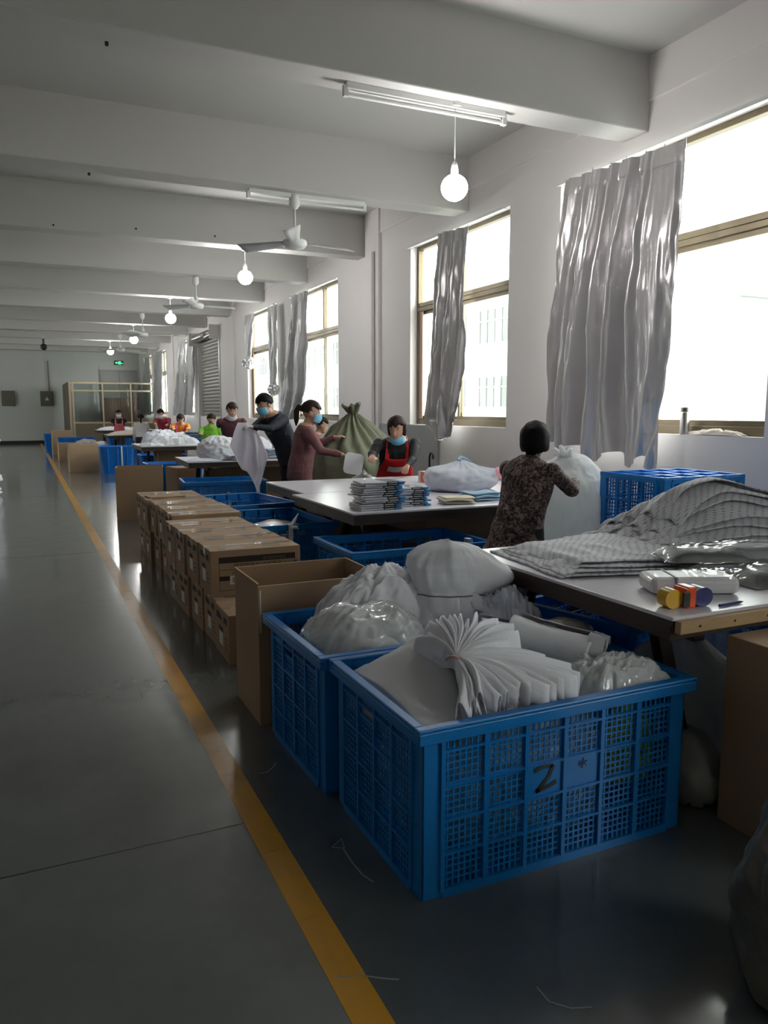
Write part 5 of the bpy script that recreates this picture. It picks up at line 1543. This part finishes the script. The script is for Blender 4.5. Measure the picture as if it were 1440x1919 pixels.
    if apron:
        am, band = apron
        def torso_at(z):
            zs = [p_[0] for p_ in prof]; yy = np.interp(z, zs, [p_[1] for p_ in prof]); ax = np.interp(z, zs, [p_[2] for p_ in prof]); bx_ = np.interp(z, zs, [p_[3] for p_ in prof]); return yy, ax, bx_
        nu_, nv_ = 25, 22
        P = np.zeros((nu_, nv_, 3)); zz = np.linspace(-.16, .36, nv_)
        for j, z in enumerate(zz):
            yy, ax, bx_ = torso_at(max(z, -.1)); wd = np.interp(z, [-.16, .12, .24, .36], [1.45, 1.35, 1.0, .62])
            for i, uu in enumerate(np.linspace(-1, 1, nu_)):
                t_ = uu * wd
                pt = tp(math.sin(t_) * (ax * wide + .022), yy + math.cos(t_) * (bx_ * wide + .024), z)
                P[i, j] = pt
        ao = grid_obj('apron', P, am, root, thick=.004)
        for sd in (-1, 1):
            pts = [Vector(P[(nu_ - 1) if sd > 0 else 0, nv_ - 1]) - tr * sd * .012 + tu * -.01, tp(sd * .105, .10, .43), tp(sd * .095, .055, .49), tp(sd * .085, -.02, .52), tp(sd * .08, -.09, .47)]
            sb = MB()
            for q0, q1 in zip(pts[:-1], pts[1:]): sb.bar(q0, q1, .045 * s, .006, tuple(tf))
            sb.build('apron_strap', am, root)
        if band:
            i0, i1 = 9, 19; j0, j1 = 14, 18
            Q = P[i0:i1, j0:j1].copy()
            for k in range(3): Q[..., k] += tf[k] * .006
            pt_ = grid_obj('apron_patch', Q, M_LABEL, root); pt_['label'] = 'white printed patch on the apron'
            zl = MB(); c0 = Vector(Q[0, 1]); c1 = Vector(Q[-1, 1])
            for k in range(7):
                c = c0.lerp(c1, (k + .6) / 7.6) + tf * .004
                for r_ in (.018, -.014): zl.bar(c + tu * (r_ - .008) * s - tr * .006 * s, c + tu * (r_ + .008) * s + tr * .004 * s, .004, .006 * s)
            zl.build('patch_lettering', mat('apron_lettering', (.35, .05, .05), .7), root)
    return root, dict(hc=hc + base, hf=hf, hu=hu, hr=hr, tp=lambda x, y, z: tp(x, y, z) + base)


def fab(name, c, r=.8, **k): return mat(name, c, r, **{**dict(var=.12, vscale=7, bump=.15, bscale=30), **k})


C_BLACK = fab('black_knit', (.010, .010, .012)); C_NAVY = fab('navy_jacket', (.016, .018, .032)); C_TROU = fab('dark_trousers', (.012, .012, .014))
C_DUSTY = fab('dusty_rose_top', (.19, .075, .082)); C_MAROON = fab('maroon_sweater', (.095, .026, .036)); C_RED = fab('red_apron_cloth', (.62, .012, .018))
C_GREEN = fab('lime_green_sleeves', (.16, .40, .03)); C_BROWN = fab('brown_vest', (.13, .08, .085)); C_ORANGE = fab('orange_sleeves', (.70, .24, .02)); C_HOTPINK = fab('hot_pink_apron', (.72, .07, .16))
C_REDJ = fab('crimson_jacket', (.30, .025, .05), var=.5, vscale=14); C_WHITE = fab('white_blouse', (.62, .62, .62)); C_CORAL = fab('coral_apron', (.60, .13, .16)); C_BLUES = fab('royal_blue_collar', (.02, .03, .17))

# woman in floral coat, back to the camera, reaching for the plastic bag
ht = gy(1004, 793, 4.30)
person('woman in dark floral coat with short black hair, seen from behind', ht, 22, 17, 1.52, M_FLORAL, C_TROU, M_HAIR, (gy(1068, 890, 4.62), gy(1076, 903, 4.32)), 'cap', None, None, head_turn=28, head_pitch=6, voxel=.008, lean_side=0, wide=1.05, skirt=1.12, head_scale=1.05, collar=M_FLORAL)
# woman in red apron
ht = gy(742, 783, 7.72)
person('woman in black top and red apron reaching over the white table', ht, 250, 33, 1.66, C_BLACK, C_TROU, M_HAIR2, (gz(757, 893, .80), gy(686, 877, 7.18)), 'bob', (M_MASK, .068), (C_RED, True), head_turn=-22, head_pitch=20, voxel=.0075, head_scale=1.04, wide=1.12)
# woman with ponytail and blue mask beside the sack
ht = gy(588, 753, 8.38)
person('woman in dusty rose top with ponytail and blue mask', ht, -12, 9, 1.64, C_DUSTY, C_DUSTY, M_HAIR2, (gy(628, 820, 8.60), gy(641, 852, 7.95)), 'short', (M_MASK, .0), None, head_turn=-14, head_pitch=12, voxel=.008, pony=True, head_scale=1.06, wide=1.1)
# small person behind her
ht = gy(607, 783, 9.85)
person('dark haired person in red half hidden behind the ponytail woman', ht, -20, 10, 1.42, C_DUSTY, C_TROU, M_HAIR, (None, None), 'short', None, None, head_pitch=18, voxel=.011)
# man in navy
ht = gy(489, 741, 9.62)
person('man in navy jacket and blue mask holding up white cloth', ht, 196, 30, 1.74, C_NAVY, C_TROU, M_HAIR, (gy(472, 800, 9.25), gy(462, 806, 9.5)), 'short', (M_MASK, .0), None, head_turn=8, head_pitch=26, voxel=.008, glove=mat('pale_work_glove', (.52, .48, .45), .8), head_scale=1.02, wide=1.16)
# maroon sweater
ht = gy(436, 756, 12.55)
person('woman in maroon sweater bending over the white bundles', ht, 258, 26, 1.66, C_MAROON, C_TROU, M_HAIR2, (gz(440, 826, .82), gz(420, 828, .82)), 'short', (M_MASKW, .06), None, head_pitch=22, voxel=.010, head_turn=12)
ht = gy(397, 776, 14.6)
person('person in lime green sleeves and brown vest seen from behind', ht, 60, 20, 1.48, C_GREEN, C_TROU, M_HAIR2, (gz(372, 836, .9), None), 'crop', None, None, head_pitch=12, voxel=.012, vest=C_GREEN, collar=C_BROWN)
ht = gy(339, 778, 18.0)
person('woman with orange sleeves and hot pink apron, head bowed', ht, 265, 24, 1.46, C_ORANGE, C_TROU, M_HAIR2, (gz(352, 830, .85), gz(322, 830, .85)), 'bob', None, (C_HOTPINK, False), head_pitch=34, voxel=.012)
ht = gy(299, 768, 21.2)
person('person in crimson patterned jacket with pale mask', ht, 240, 28, 1.58, C_REDJ, C_TROU, M_HAIR, (gz(308, 817, .85), gz(285, 818, .85)), 'short', (M_MASKW, .0), None, head_pitch=28, voxel=.013)
ht = gy(264, 776, 22.0)
person('person in white blouse with long black ponytail, seen from behind', ht, 80, 10, 1.42, C_WHITE, C_TROU, M_HAIR, (None, None), 'short', None, None, voxel=.013, pony=True)
ht = gy(222, 769, 25.0)
person('person in black with coral apron and white mask at the far table', ht, 262, 14, 1.52, C_BLACK, C_TROU, M_HAIR, (gz(238, 803, .84), gz(210, 803, .84)), 'short', (M_MASKW, .0), (C_CORAL, False), head_pitch=16, voxel=.013)

# ---- things held by people
def hanging_cloth(label, top_pts, L, mt, seed, depth):
    """cloth gathered at a held point and falling in folds; top_pts: world points along the held edge"""
    n, m = 44, 46
    u = np.linspace(0, 1, n); v = np.linspace(0, 1, m); U, V = np.meshgrid(u, v, indexing='ij')
    tx = np.interp(u, np.linspace(0, 1, len(top_pts)), [p[0] for p in top_pts]); ty = np.interp(u, np.linspace(0, 1, len(top_pts)), [p[1] for p in top_pts]); tz = np.interp(u, np.linspace(0, 1, len(top_pts)), [p[2] for p in top_pts])
    fan = np.interp(V, [0, .3, .7, 1], [1, 1.5, 2.0, 1.5])
    cx_ = tx.mean() - .02
    X = cx_ + (tx[:, None] - cx_) * fan
    fold = np.sin(U * 19 + V * 2 + seed) * .03 * np.minimum(1, V * 2) + fbm(np.stack([U.ravel() * 3, V.ravel() * 2, U.ravel() * 0 + seed], 1), seed, 2).reshape(U.shape) * .05
    Y = ty[:, None] + fold * depth
    ln = L * (np.interp(U, [0, .2, .45, .7, .85, 1], [.55, .8, .86, 1.08, .92, .60]))
    Z = tz[:, None] - V * ln
    o = grid_obj('held_cloth', np.stack([X, Y, Z], 2), mt, thick=.003)
    return tag(o, label, 'cloth')


hanging_cloth('thin white cloth hanging from the gloved hands of the man', [gy(446, 792, 9.35), gy(462, 792, 9.35), gy(474, 805, 9.35), gy(482, 808, 9.35)], .72, translucent('sheer_white_cloth', (.80, .77, .83), .5, .06), 4, 1.0)
a = gy(634, 848, 7.96); b_ = gy(669, 886, 7.96)
t = thing('white_pad', 'white rounded pad held by the ponytail woman', 'pad', ((a.x + b_.x) / 2, 7.79, (a.z + b_.z) / 2))
hw = (b_.x - a.x) / 2; hh = (a.z - b_.z) / 2
o = MB().box(-hw, hw, -.006, .006, -hh, hh).build('pad_body', mat('white_pad_paper', (.72, .72, .74), .6), t, bevel=.0)
bv = o.modifiers.new('b', 'BEVEL'); bv.width = .05; bv.segments = 4; bv.affect = 'EDGES'; bv.limit_method = 'WEIGHT'
at_ = o.data.attributes.new('bevel_weight_edge', 'FLOAT', 'EDGE')
for e in o.data.edges:
    p0, p1 = [o.data.vertices[i].co for i in e.vertices]
    if abs(p0.y - p1.y) > .005: at_.data[e.index].value = 1.0
t.rotation_euler = (0, .18, 0)
o = blob('clear_bag', M_CLEAR, gz(690, 920, TZ) + Vector((0, .1, 0)), (.12, .10, .09), 141, .15, 3, sub=4, knot=.35); tag(o, 'clear plastic bag pinched by the woman in red apron', 'plastic bag')
# big translucent bag in front of the floral woman
o = blob('plastic_bag', translucent('big_translucent_bag', (.83, .85, .86), .45, .10), (3.66, 4.60, .50), (.32, .29, .40), 151, .09, 1.7, sub=6, knot=0); tag(o, 'large translucent white bag held by the woman in floral coat', 'plastic bag')
zt = max(v.co.z for v in o.data.vertices)
b = MB()
for q in range(5):
    a = q * 1.3
    b.tube([(-.06, -.02, zt - .10), (-.07 + .03 * math.cos(a), -.02 + .03 * math.sin(a), zt - .02), (-.09 + .07 * math.cos(a), -.02 + .06 * math.sin(a), zt + .03 + .02 * (q % 2))], [.05, .03, .012], 8)
b.build('twisted_neck', MATS['big_translucent_bag'], o, True)
t = thing('bag_stand', 'low brown crate under the large translucent bag', 'crate', (3.66, 4.66, 0))
for k in range(5): MB().box(-.24, .24, -.22, -.2, .02 + k * .096, .10 + k * .096).build('slat', M_DARKWOOD, t)
for k in range(5): MB().box(-.24, .24, .2, .22, .02 + k * .096, .10 + k * .096).build('slat', M_DARKWOOD, t)
for s in (-1, 1): MB().box(s * .24 - .01, s * .24 + .01, -.22, .22, 0, .497).build('end_board', M_DARKWOOD, t)
MB().box(-.23, .23, -.2, .2, .48, .498).build('lid_board', M_DARKWOOD, t)

# ------------------------------------------------------------------ daylight portals in the window openings
for i, (a, b) in enumerate(WINS[:6]):
    ld = bpy.data.lights.new('window_portal', 'AREA'); ld.shape = 'RECTANGLE'; ld.size = b - a - .1; ld.size_y = WTOP - SILL - .1
    ld.cycles.is_portal = True
    lo_ = bpy.data.objects.new('window_portal', ld); COL.objects.link(lo_); lo_.location = (WX + .22, (a + b) / 2, (SILL + WTOP) / 2); lo_.rotation_euler = (math.pi / 2, 0, math.pi / 2)
